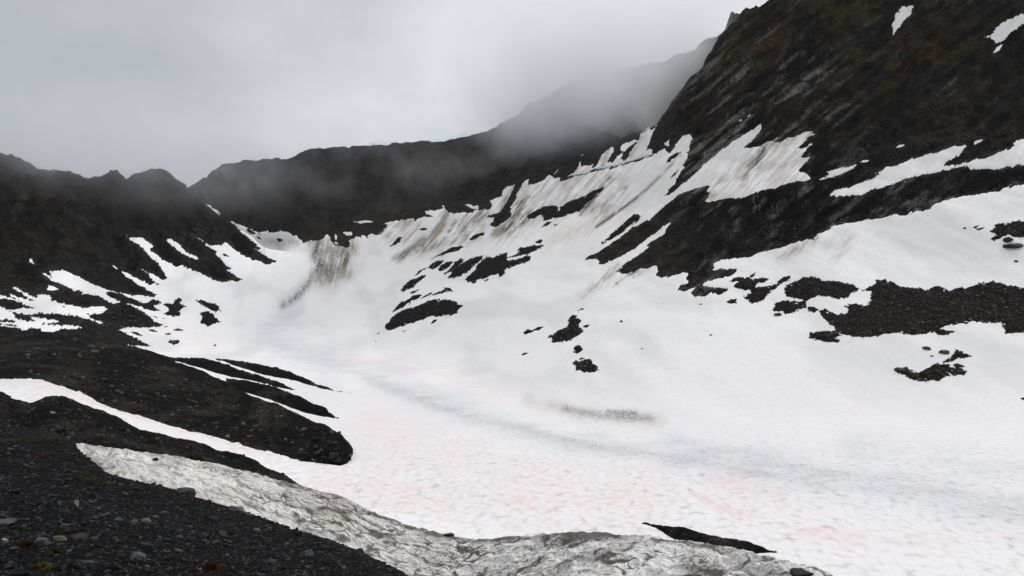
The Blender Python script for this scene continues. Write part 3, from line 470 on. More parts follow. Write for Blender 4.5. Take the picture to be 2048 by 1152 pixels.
for a in [('dirt','D',9,.75,(470,720),(560,660),(660,600),(760,520)),('dark','D',6,.45,(470,710),(620,640),(720,580)),('dirt','D',9,.9,(760,580),(850,480),(950,330),(980,250)),('dark','D',4,.6,(900,540),(1050,460),(1200,260)),('dark','D',4,.8,(1010,440),(1080,330)),
          ('dirt','D',12,.8,(1170,450),(1250,340),(1380,210)),('dark','D',6,.5,(1220,400),(1330,300),(1390,220)),('dirt','D',9,.6,(1220,490),(1330,380)),('dark','D',7,.7,(1630,420),(1760,330),(1850,260)),('dirt','D',14,.6,(1500,460),(1700,330),(1850,240)),('dark','D',5,.5,(1740,200),(1690,330)),('dirt','D',8,.5,(550,540),(620,450),(690,380)),('dirt','D',14,.45,(420,470),(560,340),(620,300)),('dirt','D',10,.5,(700,640),(900,580),(1100,520),(1300,500)),
          ('dirt','E',12,.5,(40,900),(120,720)),('dark','E',5,.6,(820,970),(890,880),(960,800),(1120,610)),('dirt','E',8,.6,(830,950),(960,820),(1120,610)),('dirt','E',6,.6,(950,940),(1200,770),(1280,700)),('dark','E',1.6,.8,(990,1100),(1300,880),(1500,720)),('dirt','E',4,.6,(990,1100),(1300,880),(1500,720),(1640,580),(1850,380)),('dark','E',10,.7,(60,1140),(180,960),(230,850)),('dirt','E',16,.6,(60,1140),(180,960),(300,800)),
          ('dirt','E',16,.35,(1000,1000),(1240,760)),('dirt','E',5,.55,(1050,470),(1100,320)),('dirt','E',5,.5,(1330,380),(1450,180)),('dirt','E',5,.5,(1000,480),(1040,380)),('dirt','E',40,.25,(300,850),(700,700),(1100,600)),('blue','E',14,.5,(480,850),(640,620)),('blue','E',10,.5,(300,1050),(420,1000)),
          ('dark','C',14,1.0,(1400,500),(1400,620),(1450,730)),('dark','C',10,.8,(1700,560),(1720,640),(1690,710)),('dirt','C',18,.9,(1620,540),(1640,640),(1650,760)),('dark','C',14,.65,(1560,760),(1450,850)),('dark','C',9,.75,(1380,780),(1340,880),(1200,1040),(1060,1140)),('dirt','C',16,.5,(1480,900),(1700,800)),('dirt','C',30,.75,(1540,560),(1560,700),(1520,800)),('dirt','C',10,.45,(1500,450),(1560,640),(1600,760)),('dirt','C',10,.35,(820,460),(1020,500),(1200,480)),('dark','C',9,.5,(1300,480),(1400,490)),('dirt','C',12,.5,(1760,470),(1790,600)),
          ('ochre','G',14,.55,(0,450),(150,380),(300,300),(430,290)),('dirt','G',10,.4,(330,980),(560,820),(700,680)),('dark','G',5,.6,(930,720),(770,780),(680,860)),('dark','G',4,.5,(1000,720),(860,800)),
          ('dirt','H',22,.55,(1250,320),(1150,420),(1050,540),(980,650)),('dark','H',7,.6,(1160,340),(1080,520)),('dirt','H',16,.4,(1650,190),(1450,260),(1250,330)),('dirt','H',20,.35,(760,700),(640,810)),('dirt','H',40,.22,(1000,600),(1300,560),(1500,400)),
          ('dark','X',9,.55,(1130,818),(1200,832),(1300,838)),('dark','X',7,.7,(1215,826),(1270,828)),('dirt','X',16,.25,(1060,800),(1160,830),(1320,842)),
          ('blue','X',24,.8,(560,690),(700,735),(830,790),(980,845),(1150,888),(1300,905)),('dark','X',10,.16,(740,765),(900,822),(1150,885),(1400,925),(1650,975)),('blue','X',46,.85,(1350,905),(1500,930),(1700,965),(1880,1000),(2048,1035)),('blue','X',30,.7,(1150,880),(1350,915),(1550,950)),('blue','X',40,.5,(1700,900),(2048,950)),('dark','X',20,.10,(1400,900),(1700,950),(2048,1010)),('blue','X',26,.6,(520,660),(600,640)),('blue','J',16,.9,(1500,370),(1640,280)),('blue','I',26,.5,(1750,930),(2000,850)),('dirt','J',12,.3,(1050,500),(1400,290)),('dirt','J',14,.2,(1600,500),(1750,300)),
          ('pink','X',7,1.0,(1380,985),(1450,1020),(1510,1036)),('pink','X',30,.7,(1420,950),(1560,1000)),('pink','X',7,.8,(1040,1015),(1095,1022)),('pink','X',7,.6,(960,968),(1010,972)),('pink','X',60,.5,(760,870),(1000,960),(1300,1000)),('pink','X',50,.45,(650,970),(1100,1030)),('pink','X',14,.55,(680,720),(860,740),(1000,790),(1110,818)),('pink','X',8,.9,(70,768),(120,780),(150,792)),('pink','X',6,.8,(160,798),(300,843),(400,872),(500,900),(560,918)),('pink','X',20,.5,(1600,1060),(1950,1090)),('pink','X',20,.5,(330,660),(420,690)),('pink','X',10,.5,(2000,1080),(2048,1085))]:
    stroke(a[0], a[1], a[2], a[3], *a[4:])
def tint(k, u, v):
    R = TN[k]; i = np.clip(u, 0, 2046.9); j = np.clip(v, 0, 1150.9); a = i.astype(int); bq = j.astype(int); fa = i-a; fb = j-bq
    r = (R[bq, a]*(1-fa)+R[bq, a+1]*fa)*(1-fb)+(R[bq+1, a]*(1-fa)+R[bq+1, a+1]*fa)*fb
    return r*sm(u, -600, -60)*sm(u, 2700, 2120)
SNOW = np.array([0.86, 0.86, 0.868])
def mixc(col, c2, f): return col*(1-f[..., None])+np.array(c2)*f[..., None]
def snowcol(X, Y, Z, U, V):
    col = np.broadcast_to(SNOW, X.shape+(3,)).copy()
    fz = sm(U, 760, 700)                                  # the fan at the headwall foot falls straight down
    s_ = (0.66*U-0.75*V)*(1-fz)+V*fz; t_ = (0.75*U+0.66*V)*(1-fz)+(U+0.2*V)*fz    # along and across the fall line
    col = col*(1-0.035*sm(V, 700, 850)*(1-sm(V-(1003+0.215*(U-690)), -4, 4)*sm(U, 1085, 1060)))[..., None]
    st = fbm(t_/6, s_/42, None, 3, 201); st2 = fbm(t_/2.6, s_/22, None, 2, 207); sp = fbm(U/3.2, V/2.6, None, 3, 211)
    far = sm(Y, 150, 260)
    col = mixc(col, (0.72, 0.67, 0.60), np.clip(far*(0.30+1.3*st+0.5*st2), 0, 0.6)*sm(V, 560, 420)*sm(U, 560, 700))
    col = mixc(col, (0.80, 0.83, 0.90), np.clip(0.25*fbm(X/18, Y/18, Z/18, 3, 221), 0, .3))
    col = mixc(col, (0.66, 0.665, 0.68), np.clip(1.5*fbm((X+0.3*Y)/15, (Y-0.3*X)/42, Z/30, 4, 225)+0.14, 0, .6)*sm(V, 900, 700))
    col = mixc(col, (0.47, 0.51, 0.59), np.clip(tint('blue', U, V)*(0.42+0.3*sp+0.6*fbm(X/6, Y/4, None, 3, 227)), 0, .6))
    clean = sm(V-(1003+0.215*(U-690)), -4, 4)*sm(U, 1085, 1060)*sm(U, 600, 640)*(Y < 95)
    pk = tint('pink', U, V)*(1-clean); npk = 0.6*fbm(X/7, Y/3.2, None, 5, 231)+0.5*fbm(X/1.6, Y/0.9, None, 3, 237)
    col = mixc(col, (0.86, 0.52, 0.52), np.clip(pk*(0.28+0.8*npk), 0, .6)+np.clip(0.20*(npk-.02), 0, .08)*sm(V, 640, 800)*(1-clean))
    col = mixc(col, (0.55, 0.50, 0.36), np.clip(tint('ochre', U, V)*(0.5+0.8*st2), 0, .7))
    col = mixc(col, (0.25, 0.195, 0.145), np.clip(tint('dirt', U, V)*(0.95+1.1*fbm(U/34, V/26, None, 3, 241)+(2.0*st*(1-.4*fz)+1.3*st2*(1-.6*fz))*sm(V, 760, 700)+0.6*sp), 0, .85))
    col = mixc(col, (0.06, 0.054, 0.046), np.clip(tint('dark', U, V)*(0.75+(1.8*st2+0.9*st)*sm(V, 760, 700)*(1-.6*fz)+(1.0-.2*fz)*sp), 0, .93))
    return col

# ------------------------------------------------------------------ materials
def newmat(name):
    m = bpy.data.materials.new(name); m.use_nodes = True; m.node_tree.nodes.clear(); t = m.node_tree
    o = nn(t, 'ShaderNodeOutputMaterial'); p = nn(t, 'ShaderNodeBsdfPrincipled'); t.links.new(p.outputs[0], o.inputs[0])
    return m, t, p
def mapped(t, scale, src=None):
    g_ = nn(t, 'ShaderNodeTexCoord'); m_ = nn(t, 'ShaderNodeMapping'); m_.inputs['Scale'].default_value = scale
    t.links.new(g_.outputs['Object'] if src is None else src, m_.inputs[0]); return m_.outputs[0]
def tex(t, vec, scale, detail=4, rough=0.55):
    n = nn(t, 'ShaderNodeTexNoise'); n.inputs['Scale'].default_value = scale; n.inputs['Detail'].default_value = detail; n.inputs['Roughness'].default_value = rough
    t.links.new(vec, n.inputs['Vector']); return n.outputs[0]
def mulc(t, colsock, facsock):
    m_ = nn(t, 'ShaderNodeMix', data_type='RGBA', blend_type='MULTIPLY'); m_.inputs[0].default_value = 1.0
    t.links.new(colsock, m_.inputs[6]); t.links.new(facsock, m_.inputs[7]); return m_.outputs[2]
def vcol(t):
    a = nn(t, 'ShaderNodeAttribute'); a.attribute_name = 'col'; return a.outputs['Color']
def bump(t, p, h, dist, strength=1.0):
    b_ = nn(t, 'ShaderNodeBump'); b_.inputs['Distance'].default_value = dist; b_.inputs['Strength'].default_value = strength
    t.links.new(h, b_.inputs['Height']); t.links.new(b_.outputs[0], p.inputs['Normal'])
def mat_snow():
    m, t, p = newmat('old_snow'); v = mapped(t, (1.25, 1.0, 1.25))
    w_ = tex(t, v, 0.8, 3)
    wv = vm(t, 'ADD', v, vm(t, 'SCALE', None, None).outputs[0])
    sc = [n for n in t.nodes if n.type == 'VECT_MATH' and n.operation == 'SCALE'][0]
    cx_ = nn(t, 'ShaderNodeCombineXYZ'); t.links.new(w_, cx_.inputs[0]); t.links.new(w_, cx_.inputs[1]); t.links.new(cx_.outputs[0], sc.inputs[0]); sc.inputs['Scale'].default_value = 1.2
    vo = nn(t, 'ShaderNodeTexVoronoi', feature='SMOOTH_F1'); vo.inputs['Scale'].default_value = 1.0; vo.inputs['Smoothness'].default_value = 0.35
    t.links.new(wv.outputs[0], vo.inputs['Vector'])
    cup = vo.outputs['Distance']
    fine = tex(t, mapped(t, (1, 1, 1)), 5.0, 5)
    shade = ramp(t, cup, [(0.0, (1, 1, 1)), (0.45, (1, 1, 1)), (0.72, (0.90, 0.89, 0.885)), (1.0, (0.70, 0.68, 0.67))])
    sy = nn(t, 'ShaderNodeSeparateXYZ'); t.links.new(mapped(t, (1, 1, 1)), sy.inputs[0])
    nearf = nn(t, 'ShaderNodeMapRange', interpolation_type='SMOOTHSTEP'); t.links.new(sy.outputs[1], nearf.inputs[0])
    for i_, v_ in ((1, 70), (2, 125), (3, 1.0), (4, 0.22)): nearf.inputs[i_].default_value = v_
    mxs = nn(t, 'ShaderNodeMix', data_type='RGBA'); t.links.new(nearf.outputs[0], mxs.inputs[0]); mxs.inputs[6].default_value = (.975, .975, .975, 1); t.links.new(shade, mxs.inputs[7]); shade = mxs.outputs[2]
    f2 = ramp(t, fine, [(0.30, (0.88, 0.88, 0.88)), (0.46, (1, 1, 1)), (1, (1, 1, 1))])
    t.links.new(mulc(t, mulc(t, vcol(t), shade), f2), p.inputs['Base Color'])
    p.inputs['Roughness'].default_value = 0.75; p.inputs['Specular IOR Level'].default_value = 0.2
    big_ = ramp(t, tex(t, mapped(t, (1, 1, 1)), 0.045, 3), [(0.36, (0.15,)*3), (0.62, (1, 1, 1))])
    hh = mt(t, 'MULTIPLY_ADD', fine, 0.18, mt(t, 'MULTIPLY', mt(t, 'MULTIPLY', cup, big_), mt(t, 'MULTIPLY_ADD', nearf.outputs[0], 0.6, 0.4)))
    bump(t, p, hh, 0.15, 0.75)
    return m
def mat_bank():
    m, t, p = newmat('dirty_snow'); fine = tex(t, mapped(t, (1, 1, 1)), 9.0, 6, 0.65); f3 = tex(t, mapped(t, (3, 3, 3)), 14.0, 3)
    f2 = ramp(t, fine, [(0.30, (0.55, 0.53, 0.51)), (0.48, (1, 1, 1)), (1, (1, 1, 1))])
    f4 = ramp(t, f3, [(0.27, (0.25, 0.24, 0.23)), (0.36, (1, 1, 1)), (1, (1, 1, 1))])
    t.links.new(mulc(t, mulc(t, vcol(t), f2), f4), p.inputs['Base Color'])
    p.inputs['Roughness'].default_value = 0.6; bump(t, p, fine, 0.05, 0.7); return m
def mat_rock(name, s, lo=0.45, hi=1.8, bd=0.6, rough=0.9, pk=3.0):
    m, t, p = newmat(name); v = mapped(t, (1, 1, 1)); a = tex(t, v, s, 6, 0.65); b_ = tex(t, v, s*6, 4, 0.6)
    r1_ = ramp(t, a, [(0.34, (lo,)*3), (0.5, (1, 1, 1)), (0.66, (hi,)*3)])
    r2_ = ramp(t, b_, [(0.36, (0.45,)*3), (0.5, (0.9,)*3), (0.62, (1+pk*0.22,)*3), (0.72, (pk, pk*.98, pk*.94))])
    t.links.new(mulc(t, mulc(t, vcol(t), r1_), r2_), p.inputs['Base Color'])
    p.inputs['Roughness'].default_value = rough; p.inputs['Specular IOR Level'].default_value = 0.03
    bump(t, p, mt(t, 'MULTIPLY_ADD', b_, 0.35, a), bd, 0.9); return m
def mat_stone(name, cols, s=6.0):
    """per-object stone colour from Object Info, plus grain"""
    m, t, p = newmat(name); oi = nn(t, 'ShaderNodeObjectInfo'); v = mapped(t, (1, 1, 1))
    base = ramp(t, oi.outputs['Random'], [(i/max(1, len(cols)-1), c_) for i, c_ in enumerate(cols)])
    a = tex(t, v, s, 5, 0.65)
    t.links.new(mulc(t, base, ramp(t, a, [(0.3, (0.5,)*3), (0.55, (1, 1, 1)), (0.75, (1.5,)*3)])), p.inputs['Base Color'])
    p.inputs['Roughness'].default_value = 0.6; p.inputs['Specular IOR Level'].default_value = 0.15; bump(t, p, a, 0.02, 0.8); return m
def mat_attr(name, rough=0.7, s=20.0):
    m, t, p = newmat(name); a = tex(t, mapped(t, (1, 1, 1)), s, 4, 0.6)
    t.links.new(mulc(t, vcol(t), ramp(t, a, [(0.3, (0.6,)*3), (0.5, (1, 1, 1)), (0.75, (1.35,)*3)])), p.inputs['Base Color'])
    p.inputs['Roughness'].default_value = rough; p.inputs['Specular IOR Level'].default_value = 0.06; return m
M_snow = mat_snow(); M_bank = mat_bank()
M_mtn = mat_rock('mountain_rock', 0.22, 0.45, 1.7, 1.6, 0.9, 1.9)
M_scree = mat_rock('scree', 1.1, 0.5, 1.7, 0.4)
M_grav = mat_rock('gravel_soil', 7.0, 0.5, 1.7, 0.04)
M_rub = mat_attr('loose_stone', 0.6, 8.0)
M_slate = mat_stone('slate', [(0.010, 0.011, 0.013), (0.020, 0.0225, 0.026), (0.050, 0.054, 0.060), (0.016, 0.016, 0.017)])
M_tan = mat_stone('tan_stone', [(0.11, 0.085, 0.06), (0.075, 0.063, 0.05), (0.14, 0.12, 0.095)])
M_brown = mat_stone('brown_stone', [(0.055, 0.040, 0.022), (0.07, 0.05, 0.028)])
M_rust = mat_stone('rusty_stone', [(0.045, 0.022, 0.013), (0.035, 0.020, 0.013)])
M_black = mat_stone('black_stone', [(0.012, 0.012, 0.013), (0.02, 0.02, 0.022)])
M_leaf = mat_attr('moss_leaf', 0.7, 60.0)

# ------------------------------------------------------------------ mesh builders
def tag(o, label=None, cat=None, group=None, kind=None):
    if label: o['label'] = label
    if cat: o['category'] = cat
    if group: o['group'] = group
    if kind: o['kind'] = kind
    return o
def raw_mesh(name, co_, faces, mat, col=None, smooth=True):
    """faces: n x 3 or n x 4 int array"""
    me = bpy.data.meshes.new(name); n = len(faces); k = faces.shape[1]
    me.vertices.add(len(co_)); me.vertices.foreach_set('co', np.ascontiguousarray(co_, np.float32).ravel())
    me.loops.add(n*k); me.loops.foreach_set('vertex_index', np.ascontiguousarray(faces, np.int32).ravel())
    me.polygons.add(n); me.polygons.foreach_set('loop_start', np.arange(0, n*k, k, dtype=np.int32))
    me.update(calc_edges=True)
    if smooth: me.polygons.foreach_set('use_smooth', np.ones(n, bool))
    if col is not None:
        a = me.color_attributes.new('col', 'FLOAT_COLOR', 'POINT')
        a.data.foreach_set('color', np.concatenate([col, np.ones((len(col), 1))], 1).astype(np.float32).ravel())
    me.materials.append(mat); me.validate()
    o = bpy.data.objects.new(name, me); C.objects.link(o); return o
def grid_mesh(name, X, Y, Z, keep, mat, col=None, smooth=True):
    """keep: bool per vertex; a quad is built when any of its corners is kept"""
    R, Cn = X.shape; idx = np.arange(R*Cn).reshape(R, Cn)
    f = np.stack([idx[:-1, :-1], idx[:-1, 1:], idx[1:, 1:], idx[1:, :-1]], -1).reshape(-1, 4)
    kq = keep.reshape(-1)[f].any(1); f = f[kq]
    if not len(f): return None
    used = np.unique(f); rem = np.zeros(R*Cn, np.int64); rem[used] = np.arange(len(used))
    co_ = np.stack([X, Y, Z+ZC], -1).reshape(-1, 3)[used]
    return raw_mesh(name, co_, rem[f], mat, None if col is None else col.reshape(-1, 3)[used], smooth)

# ------------------------------------------------------------------ rock colours
def rockcol(X, Y, Z, U, V):
    """mountain rock: dark shale, brown turf and olive moss on the right, grey slabs along the strata"""
    col = np.broadcast_to(np.array([0.020, 0.019, 0.0195]), X.shape+(3,)).copy()
    n1_ = 2.3*fbm(X/30, Y/30, Z/30, 4, 301); n2_ = 2.3*fbm(X/7, Y/7, Z/7, 4, 305)
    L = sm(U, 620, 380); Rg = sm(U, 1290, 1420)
    a = X*0.78-Z*0.62; b_ = X*0.62+Z*0.78                       # left: bands fall to the right
    sl_ = 2.3*fbm(b_/3.5, a/45, Y/60, 4, 311)
    col *= np.clip(1+0.55*sl_*L+0.3*n2_, 0.35, 2)[..., None]
    col = mixc(col, (0.030, 0.026, 0.020), np.clip(0.5+0.9*n1_, 0, 1)*0.7)
    col = mixc(col, (0.058, 0.056, 0.052), np.clip(1.3*(sl_-0.45), 0, .6)*L)
    a = X*0.80+Z*0.60; b_ = -X*0.60+Z*0.80                      # right: strata climb to the right
    st = 2.3*fbm(b_/2.6, a/26, Y/40, 4, 321); st2 = 2.3*fbm(b_/0.9, a/8, Y/20, 3, 331)
    up = sm(V, 330, 120)*Rg
    bigt = 2.3*fbm(X/20, Y/20, Z/16, 4, 341)
    col = mixc(col, (0.012, 0.0115, 0.011), Rg*0.8)
    col = mixc(col, (0.046, 0.043, 0.040), sm(st+0.4*st2, -0.3, 0.7)*Rg*0.8)
    col = mixc(col, (0.074, 0.048, 0.019), sm(bigt+0.45*n2_, -0.1, 0.8)*up*0.9)
    col = mixc(col, (0.052, 0.050, 0.016), sm(2.3*fbm(X/14, Y/14, Z/12, 4, 347)+0.3*n2_, 0.2, 0.9)*Rg*sm(V, 480, 60)*0.8)
    low = sm(V, 330, 400)*Rg
    slab = sm(st+0.7*st2+0.5*n1_, 0.15, 1.0)
    col = mixc(col, (0.26, 0.25, 0.24), slab*np.maximum(low*0.75, sm(U, 1760, 1600)*sm(V, 40, 140)*Rg*0.85)*Rg)
    col = mixc(col, (0.20, 0.19, 0.18), sm(st+0.5*st2, 0.9, 1.5)*up*0.5)
    col = mixc(col, (0.010, 0.010, 0.011), sm(-st-0.3*st2, 0.35, 0.9)*Rg*0.85)
    scr = sm(U, 1290, 1380)*sm(V, 430, 470)
    col = mixc(col, (0.026, 0.023, 0.021), scr*0.5)
    tal = sm(V, 560, 640)*(U < 420)
    col = mixc(col, (0.021, 0.020, 0.0195), tal*0.8)
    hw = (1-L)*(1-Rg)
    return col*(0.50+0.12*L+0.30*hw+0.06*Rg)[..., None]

# ------------------------------------------------------------------ build the cirque
patch_all = np.full((RH, RW), -DMAX, np.float32); patch_sdf = {}
for k, (cr, P, lab) in enumerate(SNOWP):
    patch_sdf[k] = sdf(px(cr, P)); patch_all = np.maximum(patch_all, patch_sdf[k])
patch_sdf['hang'] = np.minimum(sdf(px(*HANG[0][:2])), -sdf(px(*HANG[1][:2]))); patch_all = np.maximum(patch_all, patch_sdf['hang'])
m = samp(sm_main, c.U, c.V)
front = (c.pos < 7.02)[:, None]
m = np.where(front | (c.U < 560) & (c.pos < 7.02)[:, None], m, -DMAX)
m = np.where((c.pos[:, None] > 7.0) & (c.U > 400) & (c.U < 1290) & (c.pos[:, None] < 9.2), samp(sm_main, c.U, c.V), m)
unit = c.Y/F
tsn = np.where(m > 0, np.clip(m*0.30, 0, 1.4), np.maximum(m*1.1, -7))*unit
rough = np.minimum(np.clip((-m-6)*0.12, 0, 1), np.where(c.pos[:, None] < 9.5, np.clip((-samp(patch_all, c.U, c.V)-6)*0.12, 0, 1), 1))
hf = fbm(c.X/9, c.Y/9, c.Z/9, 5, 401, 0.55)+0.5*fbm((c.X*0.6-c.Z*0.8)/3, c.Y/9, (c.X*.8+c.Z*.6)/9, 3, 411)
wl = sm(c.pos, 3, 5)[:, None]
crag = fbm(c.X/6+0.3*hf, c.Y/6, c.Z/6, 4, 421, 0.55, True)
Lw = sm(c.U, 700, 400); Rw = sm(c.U, 1250, 1400)
ca_ = np.where(c.U < 800, c.X*0.78-c.Z*0.62, c.X*0.80+c.Z*0.60); cb_ = np.where(c.U < 800, c.X*0.62+c.Z*0.78, -c.X*0.60+c.Z*0.80)
led = fbm(cb_/5.5+0.5*hf, ca_/34, c.Y/40, 4, 431, 0.55, True)*(0.6*Lw+1.0*Rw)
tz = cb_/7.5+0.9*fbm(c.X/22, c.Y/22, c.Z/22, 3, 441)+0.25*hf; fr = tz-np.floor(tz); terr = np.where(fr < 0.8, fr/0.8, (1-fr)/0.2)
led = led+0.75*(terr-0.5)*np.clip(0.5+1.6*fbm(ca_/18, cb_/18, c.Y/30, 2, 443), 0, 1.4)*(0.6*Lw+1.0*Rw)
gul = fbm((c.X*(1-0.3*Rw)-0.35*c.Z*Rw+0.4*c.Y)/15, c.Z/75, c.Y/60, 3, 447, 0.5, True)
gul2 = fbm((c.X*(1-0.25*Rw)-0.45*c.Z*Rw+0.35*c.Y+6*hf)/36, c.Z/150, c.Y/120, 2, 449, 0.5, True)
led = led+(1.7*(gul-0.45)+1.9*(gul2-0.45))*(0.7+0.4*(Lw+Rw))*(1-0.85*np.clip(np.exp(-((c.pos[:, None]-7)/0.3)**2)*(1-wall)[None, :]+np.exp(-((c.pos[:, None]-10)/0.4)**2), 0, 1))
crestp = np.exp(-((c.pos[:, None]-7)/0.25)**2)+np.exp(-((c.pos[:, None]-10)/0.3)**2)
off = 1.2+0.66+1.15*(0.6*Lw+1.0*Rw)+1.1*(1-np.clip(crestp, 0, 1))
rz = c.Z + rough*((hf*2.2+1.5*crag+2.6*led-off)*wl*np.clip(c.amp/1.5, .5, 1.2)+0.3*hf)
rcol = rockcol(c.X, c.Y, rz, c.U, c.V)
keep = m < 5
left = (c.U < np.interp(c.V, [250,372,520,720], [374,376,548,548])) & (c.pos[:, None] < 8)
right = (c.U > np.interp(c.V, [-200,100,250,390,480,560,700], [1300,1300,1305,1330,1215,1180,1170])) & (c.pos[:, None] < 8)
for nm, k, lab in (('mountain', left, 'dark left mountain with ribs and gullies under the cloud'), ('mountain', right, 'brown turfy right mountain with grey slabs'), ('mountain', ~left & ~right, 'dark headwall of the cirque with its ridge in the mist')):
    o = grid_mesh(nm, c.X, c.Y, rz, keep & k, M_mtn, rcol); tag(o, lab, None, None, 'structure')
sc_ = snowcol(c.X, c.Y, c.Z, c.U, c.V)
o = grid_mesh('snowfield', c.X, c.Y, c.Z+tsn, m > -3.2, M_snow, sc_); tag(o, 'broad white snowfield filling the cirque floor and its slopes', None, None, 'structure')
print('cirque built', time.time()-T0)

# a piece of the cirque surface cut out on the pixel raster, raised as a slab (snow) or a rocky mound
def piece(name, P, mat, kind, seed, R=None, amp=1.0):
    if R is None: R = sdf(P)
    j, i = np.nonzero(R > -5)
    u0, u1, v0, v1 = i.min()+RU-2, i.max()+RU+3, j.min()+RV-2, j.max()+RV+3
    u0 = max(u0, -480); u1 = min(u1, 2540)
    big = (u1-u0)*(v1-v0) > 60000
    st = 1.0
    uu, vv = np.meshgrid(np.arange(u0, u1, st), np.arange(v0, v1, st))
    q = R[(v0-RV):(v1-RV), (u0-RU):(u1-RU)]
    s_ = (0.75*uu-0.66*vv); t_ = (0.66*uu+0.75*vv)
    size = min(1.0, ((R > 0).sum()/500.0)**0.5)*amp
    q = q + size*(0.9*fbm(uu/16, vv/13, None, 3, seed+1)+4.0*fbm(t_/5, s_/20, None, 3, seed+5)+2.4*noise(uu/2.7, vv/2.4, None, seed+9))
    Y = c.depth(uu.ravel(), vv.ravel()).reshape(uu.shape)
    Y = np.where(np.isnan(Y), np.nanmedian(Y), Y)
    X = (uu-CX)/F*Y; Z = zof(vv, Y); un = Y/F
    if kind == 'snow':
        Z2 = Z+np.where(q > 0, np.clip(q*0.35, 0, 1.6), np.maximum(q*1.1, -6))*un
        return grid_mesh(name, X, Y, Z2, q > -3.2, mat, snowcol(X, Y, Z, uu, vv)), (X, Y, Z, uu, vv, q)
    base = np.clip(samp(sm_main, uu, vv)*0.30, -0.6, 1.4)*un
    lump = fbm(X/2.2, Y/2.2, Z/2.2, 4, seed+20, 0.6)
    dome = np.clip(q*0.45, -1.2, 2.4)*un+np.clip(q-4, 0, 10)*0.10*un
    Z2 = Z+base+dome+np.clip(q*0.3, 0, 1)*(1.6*lump+0.8*fbm(X/0.9, Y/0.9, Z/0.9, 3, seed+24))*np.minimum(0.55, 3.0*un)
    col = np.broadcast_to(np.array([0.0105, 0.0102, 0.0105]), X.shape+(3,)).copy()
    nr = sm(Y, 260, 160)[0, 0]
    col = mixc(col, (0.034, 0.028, 0.021), np.clip(0.3+1.2*fbm(X/1.6, Y/1.6, Z/1.6, 3, seed+30), 0, 1)*(0.25+0.5*nr))
    return grid_mesh(name, X, Y, Z2, q > -2.0, mat, col), (X, Y, Z2, uu, vv, q)
for k, (cr, P, lab) in enumerate(SNOWP):
    o, _ = piece('snow_patch', px(cr, P), M_snow, 'snow', 1000+40*k, patch_sdf[k])
    if o: tag(o, lab, 'snow patch', 'snow patches lying on the dark rock')
o, _ = piece('snow_patch', px(*HANG[0][:2]), M_snow, 'snow', 2900, patch_sdf['hang']); hang = o; tag(o, HANG[0][2], 'snow patch', 'snow patches lying on the dark rock')
TINY = 'small dark rock poking through the open snow slope'
surf = {}
for k, (cr, P, lab) in enumerate(ISL):
    o, d = piece('rock_outcrop', px(cr, P), M_scree, 'rock', 3000+40*k)
    if o: tag(o, lab or TINY, 'rock outcrop', 'rock outcrops standing out of the snow' if lab else 'small rocks poking through the snow')
    surf[k] = d
print('pieces', time.time()-T0)
# the icy lip of the hanging snow and the ice cap peeping over the ridge
def lip(name, c_, P, h, Yoff, lab, cat):
    A_ = px(c_, P); n = 160; uu = np.linspace(A_[0, 0], A_[-1, 0], n); vt = np.interp(uu, A_[:, 0], A_[:, 1])
    Y = c.depth(uu, vt); Y = np.interp(uu, uu[~np.isnan(Y)], Y[~np.isnan(Y)])-Yoff
    taper = np.clip(np.minimum(np.arange(n), np.arange(n)[::-1])/18.0, 0.05, 1)
    rows = []
    for q, (dy, dv) in enumerate(((1.5, -1.0), (-0.2, -0.4), (-0.5, 0.5), (-0.1, 1.0), (1.6, 1.1))):
        Yr = Y+dy+0.5*noise(uu/5, uu*0+q*0.6, None, 77); rows.append(((uu-CX)/F*Yr, Yr, zof(vt+dv*h*taper*(1+.9*noise(uu/8, uu*0+q*.5, None, 79)+.5*noise(uu/2.5, uu*0+q, None, 80)), Yr)))
    X, Yq, Z = (np.array([r[i] for r in rows]) for i in range(3))
    col = np.broadcast_to(np.array([0.60, 0.66, 0.70]), X.shape+(3,)).copy(); col *= (1+0.35*fbm(X/1.5, Yq/1.5, Z/1.0, 3, 91))[..., None]
    o = grid_mesh(name, X, Yq, Z, np.ones(X.shape, bool), M_snow, col); o.parent = hang; o['label'] = lab; return o
lip('ice_edge', 'E', [(960,503),(1090,482),(1180,462),(1280,436),(1400,396),(1480,372),(1560,350)], 2.6, 1.5, 'pale blue ice edge along the foot of the hanging snow', 'ice edge')
lip('ice_edge', 'E', [(740,564),(800,552),(870,544),(920,532)], 2.2, 1.5, 'short pale blue ice edge left of the longer one under the misty headwall', 'ice edge')

ucap = np.arange(735, 990, 2.0)
capv = curve(ucap, [(735,290),(753,283),(790,280.5),(830,283),(860,279),(892,274),(915,268),(930,262),(960,259),(978,262),(990,268)], 3)
Yk = ucap*0+575; tk = capv-2.5
rows = [(Yk-30, zof(tk+16, Yk-30)), (Yk-12, zof(tk+3, Yk-12)), (Yk, zof(tk, Yk)), (Yk+30, zof(tk+12, Yk+30))]
Yq = np.array([r[0] for r in rows]); Zq = np.array([r[1] for r in rows]); Xq = (ucap-CX)/F*Yq
o = grid_mesh('distant_glacier', Xq, Yq, Zq, np.ones(Xq.shape, bool), M_snow, np.broadcast_to(np.array([.70, .75, .79]), Xq.shape+(3,)))
tag(o, 'thin pale ice cap showing above the headwall ridge', 'glacier')

